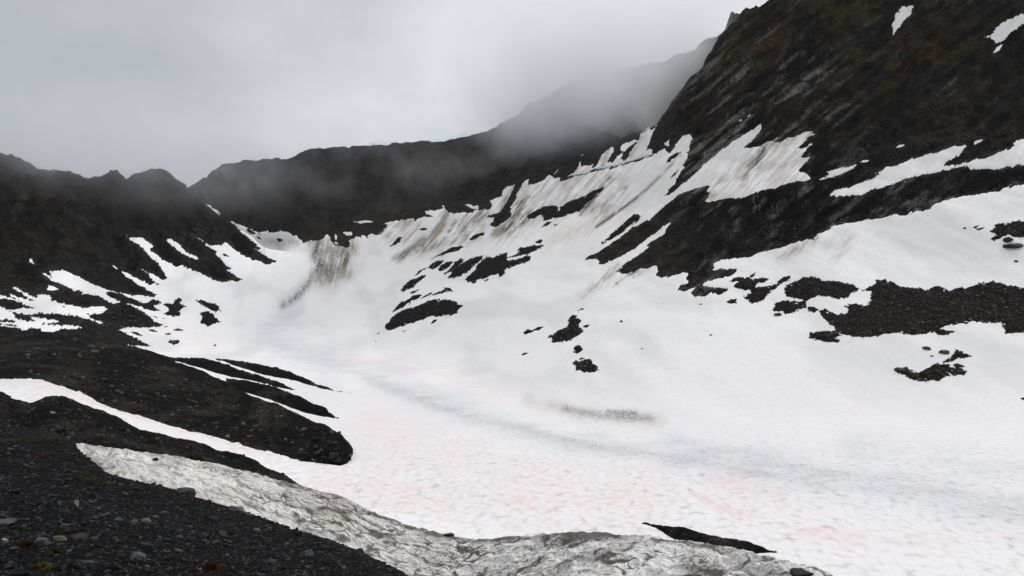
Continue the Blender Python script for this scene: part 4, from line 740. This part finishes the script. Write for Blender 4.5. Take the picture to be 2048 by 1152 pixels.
# ------------------------------------------------------------------ moraines, ground, bank
def moraincol(L, seed, moss=0.5):
    col = np.broadcast_to(np.array([0.006, 0.006, 0.0066]), L.X.shape+(3,)).copy()
    n = fbm(L.X/7, L.Y/9, None, 4, seed); n2 = fbm(L.X/1.2, L.Y/2.0, None, 3, seed+5)
    col = mixc(col, (0.028, 0.0255, 0.022), np.clip(0.12+2.4*n+0.8*n2, 0, 1)*0.9)
    col = mixc(col, (0.040, 0.034, 0.008), np.clip(2.2*(fbm(L.X/3.5, L.Y/4.5, None, 4, seed+11)-0.28), 0, 1)*moss)
    col = mixc(col, (0.055, 0.024, 0.009), np.clip(2.2*(fbm(L.X/4, L.Y/5, None, 4, seed+17)-0.33), 0, 1)*moss)
    return col
for L, lab, sd in ((hill, 'big dark moraine hill sprinkled with stones beyond the snow strip', 501), (hill2, 'low dark moraine hump between the snow strip and the dirty snow bank', 541),
                   (r3, 'nearest dark moraine finger running out onto the snow', 571), (r2, 'middle dark moraine finger running out onto the snow', 577), (r1, 'farthest thin dark moraine finger running out onto the snow', 583), (r4, 'black gravel ridge on the snow just behind the dirty snow bank', 589)):
    o = grid_mesh('moraine', L.X, L.Y, L.Z, np.ones(L.X.shape, bool), M_scree, moraincol(L, sd, 0.6 if L in (hill, hill2) else 0.1))
    tag(o, lab, None, None, 'structure')
gcol = np.broadcast_to(np.array([0.0062, 0.0062, 0.0068]), g.X.shape+(3,)).copy()
gcol = mixc(gcol, (0.030, 0.028, 0.006), np.clip(2.5*(fbm(g.X/1.5, g.Y/1.8, None, 4, 611)-0.32), 0, .8)*sm(g.U, 700, 200))
gcol = mixc(gcol, (0.045, 0.022, 0.008), np.clip(2.5*(fbm(g.X/1.3, g.Y/1.6, None, 4, 617)-0.34), 0, .8)*sm(g.U, 600, 150))
o = grid_mesh('ground', g.X, g.Y, g.Z, np.ones(g.X.shape, bool), M_grav, gcol); tag(o, 'dark gravel slope in the foreground', None, None, 'structure')
# bank: grit caught on the rims of the melt cups, thick along the crest
V2 = b.V
crest = np.exp(-((b.pos[:, None]-3)/0.30)**2)
gn = fbm(b.X/1.4, b.Y/1.0, None, 4, 631)
wx2 = bx+0.35*fbm(b.X/1.1, b.Y/0.8, None, 3, 52); wy2 = by+0.22*fbm(b.X/1.1, b.Y/0.8, None, 3, 58)
ra = 1-np.abs(noise(wx2/1.5, wy2/0.55, None, 71))*1.25; rb2 = 1-np.abs(noise(wx2/0.7+9, wy2/0.26, None, 73))*1.25; rc2 = 1-np.abs(noise(wx2/0.33+5, wy2/0.15, None, 75))*1.25
th = 0.05*gn
cellw = 0.10+0.10*np.clip(2*gn, -.7, 1)
wf1, wed = worley((wx2+0.25*fbm(b.X/0.5, b.Y/0.4, None, 2, 655))/0.95, (wy2+0.16*fbm(b.X/0.5, b.Y/0.4, None, 2, 657))/0.48, 11)
line = 1.15*np.clip(1-wed/np.maximum(cellw, .02), 0, 1)*sm(b.U, 1150, 850)+1.0*sm(ra, .88-th, .975)+1.0*sm(rb2, .89-2*th, .985)+0.35*sm(rc2, .90-2*th, .99)
line = line+1.2*sm(fbm(b.X/0.10, b.Y/0.07, None, 2, 639), .42-.25*gn, .55-.25*gn)
grit = np.clip(line*(0.70+1.5*fbm(b.X/1.3, b.Y/0.9, None, 3, 635)), 0, 1)
big = fbm(b.X/2.6, b.Y/1.2, None, 4, 641)
lay = 2.0*fbm(b.X/5, b.pos[:, None]*7+1.2*fbm(b.X/2.5, b.Y/2.5, None, 2, 653), None, 3, 651)
dark = np.clip(grit*1.0, 0, 1)*0.9+np.clip(1.9*big-0.02, 0, .75)*(0.10+0.75*sm(b.U, 600, 1250))+1.0*crest*(0.55+1.6*big)*sm(b.U, 300, 520)+np.clip(1.5*lay-0.30, 0, .65)*sm(b.U, 480, 660)*sm(b.U, 1060, 860)
spk = sm(fbm(b.X/0.07, b.Y/0.05, None, 2, 691)+0.35*gn+0.35*big, .16, .42)
dark = np.clip(dark*(0.58+0.34*sm(b.U, 380, 620)+0.32*sm(b.U, 600, 1300))+spk*(0.26+0.40*sm(b.U, 560, 1000)), 0, 0.96)
bcol = np.broadcast_to(np.array([0.80, 0.795, 0.79]), b.X.shape+(3,)).copy()
bcol = mixc(bcol, (0.50, 0.44, 0.36), np.clip(0.9*fbm(b.X/1.8, b.Y/0.9, None, 3, 661)+0.18, 0, .7)*sm(b.U, 1300, 700))
bcol = mixc(bcol, (0.066, 0.056, 0.046), dark)
o = grid_mesh('snow_bank', b.X, b.Y, b.Z, np.ones(b.X.shape, bool), M_bank, bcol); tag(o, 'grimy old snow bank with melt cups beside the foreground gravel', 'snow bank')
# thin dirty snow remnant in the dip behind the gravel crest
ur = np.arange(-60, 80, 1.5)
rem = mound(ur, [(-60,866),(0,866),(37,872),(80,880)], [(-60,846),(0,852),(25,853.5),(50,859),(74,868.5),(80,874)], ur*0+27, ur*0+1.6, sink=0.3, rows=(3,6,8,4,4))
rcl = np.broadcast_to(np.array([0.66, 0.64, 0.6]), rem.X.shape+(3,))*(0.75+0.5*fbm(rem.X/0.6, rem.Y/0.6, None, 3, 671))[..., None]
o = grid_mesh('snow_patch', rem.X, rem.Y, rem.Z, np.ones(rem.X.shape, bool), M_bank, np.clip(rcl, 0.1, .8)); tag(o, 'thin dirty snow remnant along the crest of the foreground gravel', 'snow patch')
print('hills', time.time()-T0)

# ------------------------------------------------------------------ stones
def hull(seed, dims, n=14, flat=1.0):
    r = np.random.default_rng(seed); bm = bmesh.new()
    for _ in range(n):
        d = r.normal(size=3); d /= np.linalg.norm(d); d = np.sign(d)*np.abs(d)**0.7
        bm.verts.new(d*np.array(dims)*0.5*r.uniform(0.8, 1.05))
    res = bmesh.ops.convex_hull(bm, input=bm.verts)
    bmesh.ops.delete(bm, geom=[e for e in res['geom_interior'] if isinstance(e, bmesh.types.BMVert)], context='VERTS')
    bmesh.ops.triangulate(bm, faces=bm.faces)
    bm.verts.ensure_lookup_table(); bm.verts.index_update()
    co_ = np.array([v.co[:] for v in bm.verts]); fc = np.array([[v.index for v in f.verts] for f in bm.faces]); bm.free()
    return co_, fc
def stone_mesh(name, seed, dims, mat, bev=0.06, n=16):
    co_, fc = hull(seed, dims, n); bm = bmesh.new(); vs = [bm.verts.new(p) for p in co_]
    for f in fc:
        try: bm.faces.new([vs[i] for i in f])
        except ValueError: pass
    bmesh.ops.dissolve_limit(bm, angle_limit=math.radians(12), verts=bm.verts, edges=bm.edges)
    bmesh.ops.bevel(bm, geom=list(bm.edges), offset=bev*min(dims), segments=2, profile=0.6, affect='EDGES', clamp_overlap=True)
    bmesh.ops.recalc_face_normals(bm, faces=bm.faces)
    me = bpy.data.meshes.new(name); bm.to_mesh(me); bm.free(); me.materials.append(mat); return me
HU = [hull(900+i, (1, 0.72, 0.36 if i % 3 else 0.6), 10) for i in range(10)]
def scatter(name, P, size, cols, lab, seed, sink=0.25):
    """many small stones in one mesh (nobody could count them)"""
    r = np.random.default_rng(seed); cs, fs, cc = [], [], []; off = 0
    for k in range(len(P)):
        co_, fc = HU[r.integers(len(HU))]; a = r.uniform(0, 6.283); tl = r.normal(0, .22); ca, sa = math.cos(a), math.sin(a)
        q = co_*size[k]*r.uniform(.8, 1.2, 3); q = q@np.array([[ca, sa, 0], [-sa, ca, 0], [0, 0, 1]]).T
        q[:, 2] += q[:, 0]*tl; q = q+P[k]; q[:, 2] += size[k]*(0.18-sink)
        cs.append(q); fs.append(fc+off); off += len(q)
        cc.append(np.broadcast_to(cols[r.integers(len(cols))]*r.uniform(.6, 1.35), q.shape))
    o = raw_mesh(name, np.vstack(cs), np.vstack(fs), M_rub, np.vstack(cc), smooth=False)
    return tag(o, lab, None, None, 'stuff')
GC = np.array([[.006,.0063,.007],[.009,.0097,.011],[.012,.0135,.016],[.038,.042,.048],[.007,.007,.007],[.012,.0105,.008],[.006,.0064,.0075],[.005,.005,.0054],[.007,.0074,.0085],[.06,.06,.056]])
# foreground gravel: uniform over the slope, thinner with distance
n = 80000
Yg = 3.4*(22/3.4)**rng.uniform(0, 1, n); Ug = rng.uniform(-60, 900, n); Xg = (Ug-CX)/F*Yg
lim = np.interp(Ug, us, Yc1)+0.2; k = Yg < lim; Xg, Yg, Ug = Xg[k], Yg[k], Ug[k]
zg = g.zat(Xg, Yg)
sg = np.clip(rng.lognormal(-3.5, 0.62, len(Xg)), 0.012, 0.24)*(0.55+0.035*Yg)
scatter('gravel', np.stack([Xg, Yg, zg+ZC], 1), sg, GC, 'dark slate gravel covering the foreground slope', 5)
def scatter_layer(L, u0, u1, v0, v1, n, smin, smax, seed, cols, name, lab, mask=None):
    r = np.random.default_rng(seed); u = r.uniform(u0, u1, n); v = r.uniform(v0, v1, n)
    y = L.depth(u, v); k = ~np.isnan(y)
    if mask is not None: k &= mask(u, v)
    u, v, y = u[k], v[k], y[k]; P = np.stack([(u-CX)/F*y, y, ZC+zof(v, y)], 1)
    s_ = smin*(smax/smin)**(r.uniform(0, 1, len(P))**2.6)
    return scatter(name, P, s_, cols, lab, seed)
HC = np.array([[.012,.012,.0125],[.018,.018,.019],[.034,.034,.036],[.06,.06,.06],[.11,.108,.10],[.012,.011,.010],[.018,.013,.010],[.009,.009,.010],[.012,.012,.013],[.008,.008,.0085]])
def inl(L, lo):
    return lambda u, v: v < np.interp(u, [p[0] for p in lo], [p[1] for p in lo])-2
scatter_layer(hill, -20, 705, 655, 935, 16000, 0.14, 1.3, 6, HC, 'rubble', 'loose stones strewn over the big moraine', inl(hill, l4lo))
scatter_layer(hill2, -20, 605, 785, 972, 7000, 0.09, 0.75, 7, HC, 'rubble', 'loose stones strewn over the low moraine hump')
scatter_layer(c, 100, 330, 600, 695, 1800, 0.3, 2.0, 8, HC*0.9, 'rubble', 'loose stones on the cone of rubble at the left', lambda u, v: samp(sm_main, u, v) < -2)
RC = np.array([[.016,.014,.012],[.030,.026,.022],[.060,.053,.044],[.085,.062,.040],[.036,.034,.032],[.014,.014,.014],[.13,.11,.08],[.024,.020,.016],[.012,.012,.012]])
big_isl = [i_ for i_, q in enumerate(ISL) if q[2]]
P_, S_ = [], []
ri = np.random.default_rng(9)
for i_ in big_isl:
    X_, Y_, Z_, uu, vv, q = surf[i_]; ok = np.nonzero((q.ravel() > 0.3) & (uu.ravel() > -20) & (uu.ravel() < 2070))[0]; near = ISL[i_][0] in 'JLKQ'
    k = ri.choice(ok, int(len(ok)*(0.42 if near else 0.22)))
    P_.append(np.stack([X_.ravel()[k], Y_.ravel()[k], Z_.ravel()[k]+ZC], 1)); S_.append((0.16 if near else 0.25)*(7.0 if near else 4)**(ri.uniform(0, 1, len(k))**3.2))
scatter('rubble', np.vstack(P_), np.concatenate(S_), RC, 'broken stones covering the dark patches in the snow', 9)
scatter_layer(c, 1300, 1760, 440, 620, 5000, 0.2, 1.3, 10, RC, 'rubble', 'broken stones below the slabs of the right mountain', lambda u, v: (samp(sm_main, u, v) < -2) & (v > 400+0.3*np.abs(u-1500)))
isl_all = np.full((RH, RW), -DMAX, np.float32)
for i_, d in surf.items():
    X_, Y_, Z_, uu, vv, q = d; a = int(vv[0, 0])-RV; b_ = int(uu[0, 0])-RU
    isl_all[a:a+q.shape[0], b_:b_+q.shape[1]] = np.maximum(isl_all[a:a+q.shape[0], b_:b_+q.shape[1]], q)
rock_all = np.maximum(isl_all, -sm_main)
def edge(u, v):
    d = samp(rock_all, u, v); r_ = np.random.default_rng(77).uniform(0, 1, len(u)); clump = fbm(u/14, v/10, None, 3, 771)
    return (d < 2) & (d > -11) & (r_ < np.exp(d/4.5)*(0.25+2.2*np.clip(clump, 0, 1)))
scatter_layer(c, 1080, 2060, 400, 790, 60000, 0.12, 0.75, 12, RC*0.8, 'rubble', 'stones spilling onto the snow round the rocks of the right slope', edge)
scatter_layer(c, 0, 1080, 400, 720, 30000, 0.2, 0.9, 13, RC*0.8, 'rubble', 'stones spilling onto the snow round the rocks of the left and middle slopes', edge)
def spill(u, v):
    r_ = np.random.default_rng(78).uniform(0, 1, len(u)); e1 = np.interp(u, [p[0] for p in l4lo], [p[1] for p in l4lo])
    dx = np.where(u > 690, np.hypot(u-704, (v-905)*1.2)-8, v-e1)
    return (np.abs(dx) < 9) & (r_ < np.exp(-np.abs(dx)/3.5)*(0.3+1.2*np.clip(fbm(u/20, v/20, None, 2, 781), 0, 1)))
scatter_layer(c, 300, 725, 800, 940, 9000, 0.10, 0.55, 14, HC, 'rubble', 'stones spilling onto the snow round the big moraine', spill)
def spill_f(lo, hi):
    def f(u, v):
        r_ = np.random.default_rng(79).uniform(0, 1, len(u)); e1 = np.interp(u, [p[0] for p in lo], [p[1] for p in lo]); e2 = np.interp(u, [p[0] for p in hi], [p[1] for p in hi])
        d = np.minimum(np.abs(v-e1), np.abs(v-e2)); return (d < 6) & (r_ < 0.8*np.exp(-d/2.2))
    return f
for k, (lo_, hi_, u0, u1, v0, v1) in enumerate(FING):
    scatter_layer(c, u0, u1, v0, v1, 3500, 0.12, 0.6, 15+k, HC, 'rubble', 'stones spilling onto the snow along a moraine finger', spill_f(lo_, hi_))
print('scatter', time.time()-T0)

# --- stones one can single out
def place(me, name, P, rz, tilt, scale, lab, cat, group=None):
    o = bpy.data.objects.new(name, me); C.objects.link(o); o.location = P; o.rotation_euler = (tilt[0], tilt[1], rz); o.scale = scale
    return tag(o, lab, cat, group)
SL = [stone_mesh('stone', 700+i, (1, 0.70, (0.22, 0.34, 0.45)[i % 3]), M_slate, 0.05) for i in range(9)]
r = np.random.default_rng(21)
cnt = 0; tries = 0; used = []
while cnt < 95 and tries < 9000:
    tries += 1
    u = r.uniform(-5, 800); v = r.uniform(905, 1150)
    y = g.depth(u, v)[0]
    if np.isnan(y) or v < np.interp(u, [p[0] for p in l1c], [p[1] for p in l1c])+6: continue
    if r.uniform() > 0.30+0.7*sm(u, 420, 60)*sm(v, 960, 1080): continue
    w = np.clip(r.lognormal(2.6, 0.42), 8, 44)            # width in photo pixels
    if any(abs(u-a)+abs(v-b_)*1.5 < (w+q)*0.62 for a, b_, q in used): continue
    used.append((u, v, w)); sz = w*y/F; P = g.at(u, v); P[2] += sz*0.06
    place(SL[r.integers(9)], 'stone', P, r.uniform(0, 6.28), (r.normal(0, .18)+.1, r.normal(0, .18)), (sz, sz, sz*r.uniform(.7, 1.3)), 'dark slate stone lying on the foreground gravel', 'stone', 'slate stones on the foreground gravel')
    cnt += 1
M_pale = mat_stone('pale_stone', [(0.26, 0.24, 0.20), (0.22, 0.20, 0.18)])
M_grey = mat_stone('grey_stone', [(0.085, 0.088, 0.092), (0.07, 0.07, 0.072)])
def boulder(L, u, v, w, h, mat, lab, name='boulder', cat='boulder', seed=0, tilt=(0.1, 0.05), rz=0.2, dep=0.75):
    y = L.depth(u, v)[0]; W_ = w*y/F; H_ = h*y/F
    me = stone_mesh(name, 4000+seed, (W_, W_*dep, H_*1.35), mat, 0.07, 22)
    P = np.array([(u-CX)/F*y, y, ZC+zof(v, y)+H_*0.05])
    return place(me, name, P, rz, tilt, (1, 1, 1), lab, cat)
BL = [(g,290,962,26,13,M_tan,'flat tan stone on the gravel below the dirty snow bank','stone'),(g,152,1010,12,14,M_pale,'upright pale stone on the gravel slope','stone'),(g,160,1078,40,14,M_rust,'rusty red slab on the foreground gravel','stone'),
      (g,10,1082,16,10,M_pale,'nearly white small stone at the left of the foreground gravel','stone'),(g,275,1118,36,20,M_grey,'angular blue-grey stone low on the foreground gravel','stone'),(g,84,1092,32,28,M_grey,'largest pale grey stone on the left of the gravel slope','stone'),(g,290,1098,26,20,M_slate,'tilted dark slate stone just above the angular blue-grey stone','stone'),
      (g,540,1127,28,14,M_slate,'flat dark slab near the lower end of the gravel slope','stone'),(g,617,1112,22,18,M_grey,'greyish mottled slab near the tip of the gravel slope','stone'),(g,405,1076,28,14,M_slate,'wedge-shaped slate slab in the middle of the gravel slope','stone'),(g,688,1138,12,12,M_tan,'little tan stone at the tip of the gravel slope','stone'),(g,515,1062,18,8,M_grey,'flat grey stone near the lower gravel edge','stone'),(g,292,1044,24,12,M_tan,'brownish stone in the middle of the foreground gravel','stone'),(g,10,1048,44,14,M_grey,'blue-grey slab at the left frame edge','stone'),(g,120,1080,30,14,M_tan,'buff flat stone beside the rusty slab','stone'),
      (g,371,990,40,22,M_slate,'dark pointed boulder on the gravel edge against the dirty snow','boulder'),(g,470,1022,40,16,M_grey,'rounded grey boulder on the gravel edge against the dirty snow','boulder'),(g,384,988,9,12,M_rust,'small rusty stone beside the pointed boulder','stone'),
      (b,311,920,12,7,M_slate,'small dark stone lying high on the dirty snow bank','stone'),(b,897,1072,28,9,M_black,'black slab perched on the crest of the dirty snow bank','boulder'),(b,1604,1150,56,15,M_black,'dark flat boulder at the lower right end of the snow bank','boulder'),
      (c,1853,698.5,20,10,M_brown,'left of the two brown boulders lying on the clean right snow slope','boulder'),(c,1889,706,25,9,M_brown,'right of the two brown boulders lying on the clean right snow slope','boulder'),(c,1862,713,11,4,M_brown,'small flat stone below the two brown boulders','stone'),
      (c,1918,733,22,9,M_slate,'dark slab just above the right end of the slug-shaped rubble pile','boulder'),(c,1922,746,20,12,M_black,'black boulder at the right end of the slug-shaped rubble pile','boulder'),(c,1802,743,26,11,M_black,'dark rounded boulder at the left tip of the slug-shaped rubble pile','boulder'),(c,1882,752,20,7,M_grey,'grey slab in the middle of the slug-shaped rubble pile','stone'),
      (c,1556,631,18,8,M_brown,'brown boulder at the lower edge of the tan stony patch','boulder'),(c,1606,615,11,8,M_tan,'pale tan boulder on the right of the stony patch','boulder'),(c,1564,610,11,6,M_rust,'reddish stone on the left of the stony patch','boulder'),(c,1870,596,9,6,M_tan,'pale square boulder in the wide rubble band','boulder'),(c,1733,663,10,7,M_rust,'orange-brown boulder on the lower edge of the wide rubble band','boulder'),(c,1692,614,9,5,M_brown,'stone on the snow gap beside the wide rubble band','stone'),
      (c,2016,482,24,12,M_slate,'upper of two dark boulders below the rubble wedge at the frame edge','boulder'),(c,2022,492,42,12,M_slate,'long lower boulder of two below the rubble wedge at the frame edge','boulder'),(c,2033,523,11,5,M_black,'lone dark stone on the snow under the two boulders at the frame edge','stone'),(c,2047,800,10,8,M_black,'dark stone on the snow at the right frame edge','stone'),
      (c,1422,671,10,4,M_slate,'lone flat stone on the open snow below the forked rubble patch','stone'),(c,1284,699,6,4,M_slate,'lone small stone halfway across the open lower snow slope','stone'),(c,1402,610,7,4,M_slate,'lone stone on the snow left of the little outcrop','stone'),(c,752,684,5,4,M_black,'lone black stone on the snow below the lens-shaped outcrop','stone'),(c,1673,379,7,5,M_black,'perched stone','stone'),
      (hill,106,826,12,6,M_pale,'pale stone',None),(hill,181,695,18,9,M_grey,'large grey boulder high on the big moraine','boulder'),(hill,189,705,17,8,M_tan,'buff boulder right below the large grey one on the big moraine','boulder'),(hill,488,848,7,6,M_pale,'whitish stone low on the big moraine','stone'),(hill,328,794,11,6,M_grey,'pale grey slab halfway up the big moraine','stone'),(hill,554,834,5,4,M_pale,'tiny whitish stone near the snow strip of the big moraine','stone'),(hill,222,747,18,8,M_slate,'dark boulder on the upper face of the big moraine','boulder'),(hill,375,800,15,8,M_black,'dark hollowed boulder beside the bright moss on the big moraine','boulder'),(hill,668,913,22,12,M_rust,'rusty brown boulder near the tip of the big moraine','boulder'),
      (hill2,106,826,13,6,M_pale,'cream stone on the low moraine hump','stone'),(hill2,255,863,13,8,M_slate,'dark boulder on the crest of the low moraine hump','boulder'),(hill2,104,862,10,6,M_grey,'grey stone in the dip behind the gravel crest','stone'),(hill2,275,865,9,6,M_black,'black stone beside the dark boulder of the low moraine hump','stone')]
for k, (L, u, v, w, h, mat, lab, cat) in enumerate(BL):
    if cat is None or lab == 'perched stone': continue
    if np.isnan(L.depth(u, v)[0]): print('no surface', lab); continue
    boulder(L, u, v, w, h, mat, lab, 'stone' if cat == 'stone' else 'boulder', cat, k, (r.normal(0, .12), r.normal(0, .12)), r.uniform(-.5, .5))
# small stones dotted over the snow
DM = [stone_mesh('stone', 800+i, (1, 0.8, 0.6), M_black, 0.06, 12) for i in range(4)]
def dots(n, u0, u1, v0, v1, smin, smax, lab, group, seed, extra=None):
    r_ = np.random.default_rng(seed); q = 0
    for _ in range(n*12):
        if q >= n: break
        u = r_.uniform(u0, u1); v = r_.uniform(v0, v1)
        if samp(sm_main, np.array([u]), np.array([v]))[0] < 3: continue
        if extra is not None and not extra(u, v): continue
        y = c.depth(u, v)[0]
        if np.isnan(y): continue
        w = smin*(smax/smin)**(r_.uniform()**1.8); sz = w*y/F
        place(DM[r_.integers(4)], 'stone', c.at(u, v)+np.array([0, 0, 0.2*sz]), r_.uniform(0, 6.28), (0, 0), (sz, sz, sz), lab, 'stone', group); q += 1
dots(18, 330, 440, 560, 600, 1.3, 3.4, 'small stone on the snow below the ribs of the left mountain', 'stones on the snow below the left mountain', 31)
dots(34, 1110, 1400, 500, 680, 1.3, 4.2, 'small stone scattered on the snow below the rocky spurs', 'stones on the snow below the rocky spurs', 32)
dots(16, 1320, 1420, 545, 600, 1.6, 5, 'stone chip on the snow at the ragged lower edge of the spurs', 'stone chips at the edge of the spurs', 33)
dots(22, 1450, 1600, 320, 370, 1.2, 3.6, 'small stone on the brown-stained snow under the cliff', 'stones on the brown-stained snow', 34, lambda u, v: abs((u-1510)+0.55*(v-330)) < 60)
dots(18, 1480, 1800, 450, 620, 1.3, 4, 'small stone on the wide snow band under the slabs', 'stones on the snow band under the slabs', 35)
dots(10, 1000, 1500, 620, 780, 1.2, 3, 'small stone far apart on the open lower snow slope', 'stones on the open lower snow slope', 36)
dots(12, 1060, 1300, 430, 500, 1.2, 2.6, 'small stone on the ochre-stained snow below the streaked apron', 'stones on the ochre-stained snow', 37)
print('stones', time.time()-T0)

# ------------------------------------------------------------------ moss and small plants in the foreground
def tuft(L, u, v, w, h, col, lab, cat, name, seed, nl=150):
    y = L.depth(u, v)[0]
    if np.isnan(y): print('no tuft', lab); return
    r_ = np.random.default_rng(seed); W_ = w*y/F; H_ = h*y/F; P = []; Fc = []; cc = []
    for k in range(nl):
        a = r_.uniform(0, 6.283); rr = W_*0.5*r_.uniform(0, 1)**0.6; cl = r_.normal(0, .25)
        base = np.array([rr*math.cos(a), rr*math.sin(a)*0.8, 0.0]); zc_ = L.zat(np.array([(u-CX)/F*y+base[0]]), np.array([y+base[1]]))[0]-zof(v, y)
        base[2] = zc_-0.01; hh = H_*r_.uniform(.35, 1)*(1-0.6*(rr/(W_*0.5+1e-6))**2); d = np.array([r_.normal(0, .5), r_.normal(0, .5), 1.0]); d /= np.linalg.norm(d)
        s_ = np.cross(d, r_.normal(size=3)); s_ /= np.linalg.norm(s_); bw = max(hh*0.28, 0.006)
        o_ = len(P); P += [base-s_*bw*.4, base+s_*bw*.4, base+d*hh*.6+s_*bw, base+d*hh, base+d*hh*.6-s_*bw]; Fc += [[o_, o_+1, o_+2], [o_, o_+2, o_+4], [o_+2, o_+3, o_+4]]
        k_ = np.array(col)*r_.uniform(.5, 1.5)*np.array([1+cl*.5, 1, 1]); cc += [k_]*5
    o = raw_mesh(name, np.array(P), np.array(Fc), M_leaf, np.array(cc), smooth=False)
    o.location = ((u-CX)/F*y, y, ZC+zof(v, y)); tag(o, lab, cat)
YG = (0.075, 0.068, 0.011); OR = (0.060, 0.027, 0.008); GR = (0.042, 0.060, 0.010)
for k, (L, u, v, w, h, col, lab) in enumerate([(g,178,952,32,8,YG,'yellow-green moss mat just below the pointed end of the snow bank'),(g,206,965,24,7,YG,'small yellow moss mat beside the long one by the snow bank'),(g,256,966,14,7,GR,'green sprig on the gravel edge against the dirty snow'),
      (g,154,940,18,6,YG,'ochre moss spot on the gravel left of the yellow-green mat'),(g,80,914,40,7,OR,'rusty orange moss band on the upper gravel slope'),(g,18,905,30,8,OR,'rusty orange moss at the left edge of the gravel crest'),(g,424,1138,40,22,OR,'orange-brown tuft at the bottom of the gravel slope'),(g,331,1122,14,14,GR,'small bright green sprig low on the gravel slope'),
      (g,52,1092,28,20,OR,'reddish tuft among the stones at the lower left'),(g,104,1106,24,18,GR,'green leafy tuft beside the large grey stone'),(g,45,1062,14,12,GR,'green sprig among stones at the left'),(g,150,1065,16,10,OR,'orange moss beside the rusty slab'),(g,85,1136,40,18,YG,'ochre moss patch in the bottom left corner'),(g,110,1068,14,12,GR,'bright green sprig above the buff flat stone'),
      (hill,390,804,15,4,(0.10,0.14,0.008),'bright green moss streak on the big moraine'),(hill,293,745,20,8,YG,'yellow-green moss cushion high on the big moraine'),(hill,270,733,14,5,YG,'small moss cushion left of the larger one high on the big moraine'),(hill2,125,865,26,12,OR,'rusty moss on the near side of the low moraine hump'),(hill2,148,812,12,6,YG,'ochre moss near the top of the low moraine hump'),(hill2,390,916,30,10,OR,'rusty moss at the foot of the low moraine hump by the snow bank'),(hill2,305,885,30,10,OR,'brown-orange moss streak on the middle of the low moraine hump')]):
    tuft(L, u, v, w, h, col, lab, 'moss', 'moss_clump', 7000+k)

# ------------------------------------------------------------------ mist on the ridges and thin haze
def mist(lab, u, v, Y, rad, dens, nscale, seed, lo=0.42, hi=0.62, edge=0.1):
    bm = bmesh.new(); bmesh.ops.create_icosphere(bm, subdivisions=3, radius=1.0); me = bpy.data.meshes.new('mist'); bm.to_mesh(me); bm.free()
    o = bpy.data.objects.new('mist', me); C.objects.link(o); o.location = ((u-CX)/F*Y, Y, ZC+zof(v, Y)); o.scale = rad
    m_ = bpy.data.materials.new('mist_air'); m_.use_nodes = True; t = m_.node_tree; t.nodes.clear()
    out_ = nn(t, 'ShaderNodeOutputMaterial'); p = nn(t, 'ShaderNodeVolumePrincipled'); t.links.new(p.outputs[0], out_.inputs['Volume'])
    p.inputs['Color'].default_value = (0.97, 0.98, 1.0, 1); p.inputs['Anisotropy'].default_value = 0.78
    tc_ = nn(t, 'ShaderNodeTexCoord'); L_ = vm(t, 'LENGTH', tc_.outputs['Object']).outputs['Value']
    fall = mt(t, 'POWER', mt(t, 'SUBTRACT', 1.0, L_, clamp=True), 1.15)
    mp_ = nn(t, 'ShaderNodeMapping'); mp_.inputs['Scale'].default_value = tuple(x/nscale for x in rad); mp_.inputs['Location'].default_value = (seed*3.3, seed*1.7, seed*0.9)
    t.links.new(tc_.outputs['Object'], mp_.inputs[0]); nz_ = tex(t, mp_.outputs[0], 1.0, 4, 0.55)
    mr = nn(t, 'ShaderNodeMapRange', interpolation_type='SMOOTHSTEP'); mr.inputs[1].default_value = lo; mr.inputs[2].default_value = hi; mr.inputs[3].default_value = edge; mr.inputs[4].default_value = 1.0
    t.links.new(nz_, mr.inputs[0])
    t.links.new(mt(t, 'MULTIPLY', mt(t, 'MULTIPLY', fall, mr.outputs[0]), dens), p.inputs['Density'])
    me.materials.append(m_); tag(o, lab, None, None, 'stuff')
mist('dense bank of mist swallowing the ridge right of the middle', 1178, 140, 405, (94, 86, 66), 0.085, 30, 1, 0.34, 0.72, 0.30)
mist('thin wisp of mist before the headwall right of the middle', 1090, 260, 420, (60, 30, 34), 0.022, 16, 6, 0.40, 0.65, 0.1)
mist('veil of mist along the headwall ridge', 800, 335, 440, (150, 40, 42), 0.014, 26, 2, 0.46, 0.66, 0.04)
mist('mist over the left ridge', 130, 350, 395, (150, 70, 34), 0.016, 34, 3, 0.38, 0.62, 0.2)
mist('mist wisp below the notch', 470, 365, 430, (60, 30, 30), 0.016, 18, 4)
hz = bpy.data.meshes.new('haze'); bm = bmesh.new(); bmesh.ops.create_cube(bm, size=1.0); bm.to_mesh(hz); bm.free()
ho = bpy.data.objects.new('haze', hz); C.objects.link(ho); ho.scale = (3200, 1500, 420); ho.location = (0, 600, 150+ZC)
mh = bpy.data.materials.new('haze_air'); mh.use_nodes = True; t = mh.node_tree; t.nodes.clear()
oh = nn(t, 'ShaderNodeOutputMaterial'); ph = nn(t, 'ShaderNodeVolumePrincipled'); t.links.new(ph.outputs[0], oh.inputs['Volume'])
ph.inputs['Color'].default_value = (0.95, 0.97, 1.0, 1); ph.inputs['Density'].default_value = 0.00003
hz.materials.append(mh); tag(ho, 'thin haze in the air of the cirque', None, None, 'stuff')
print('done', time.time()-T0)
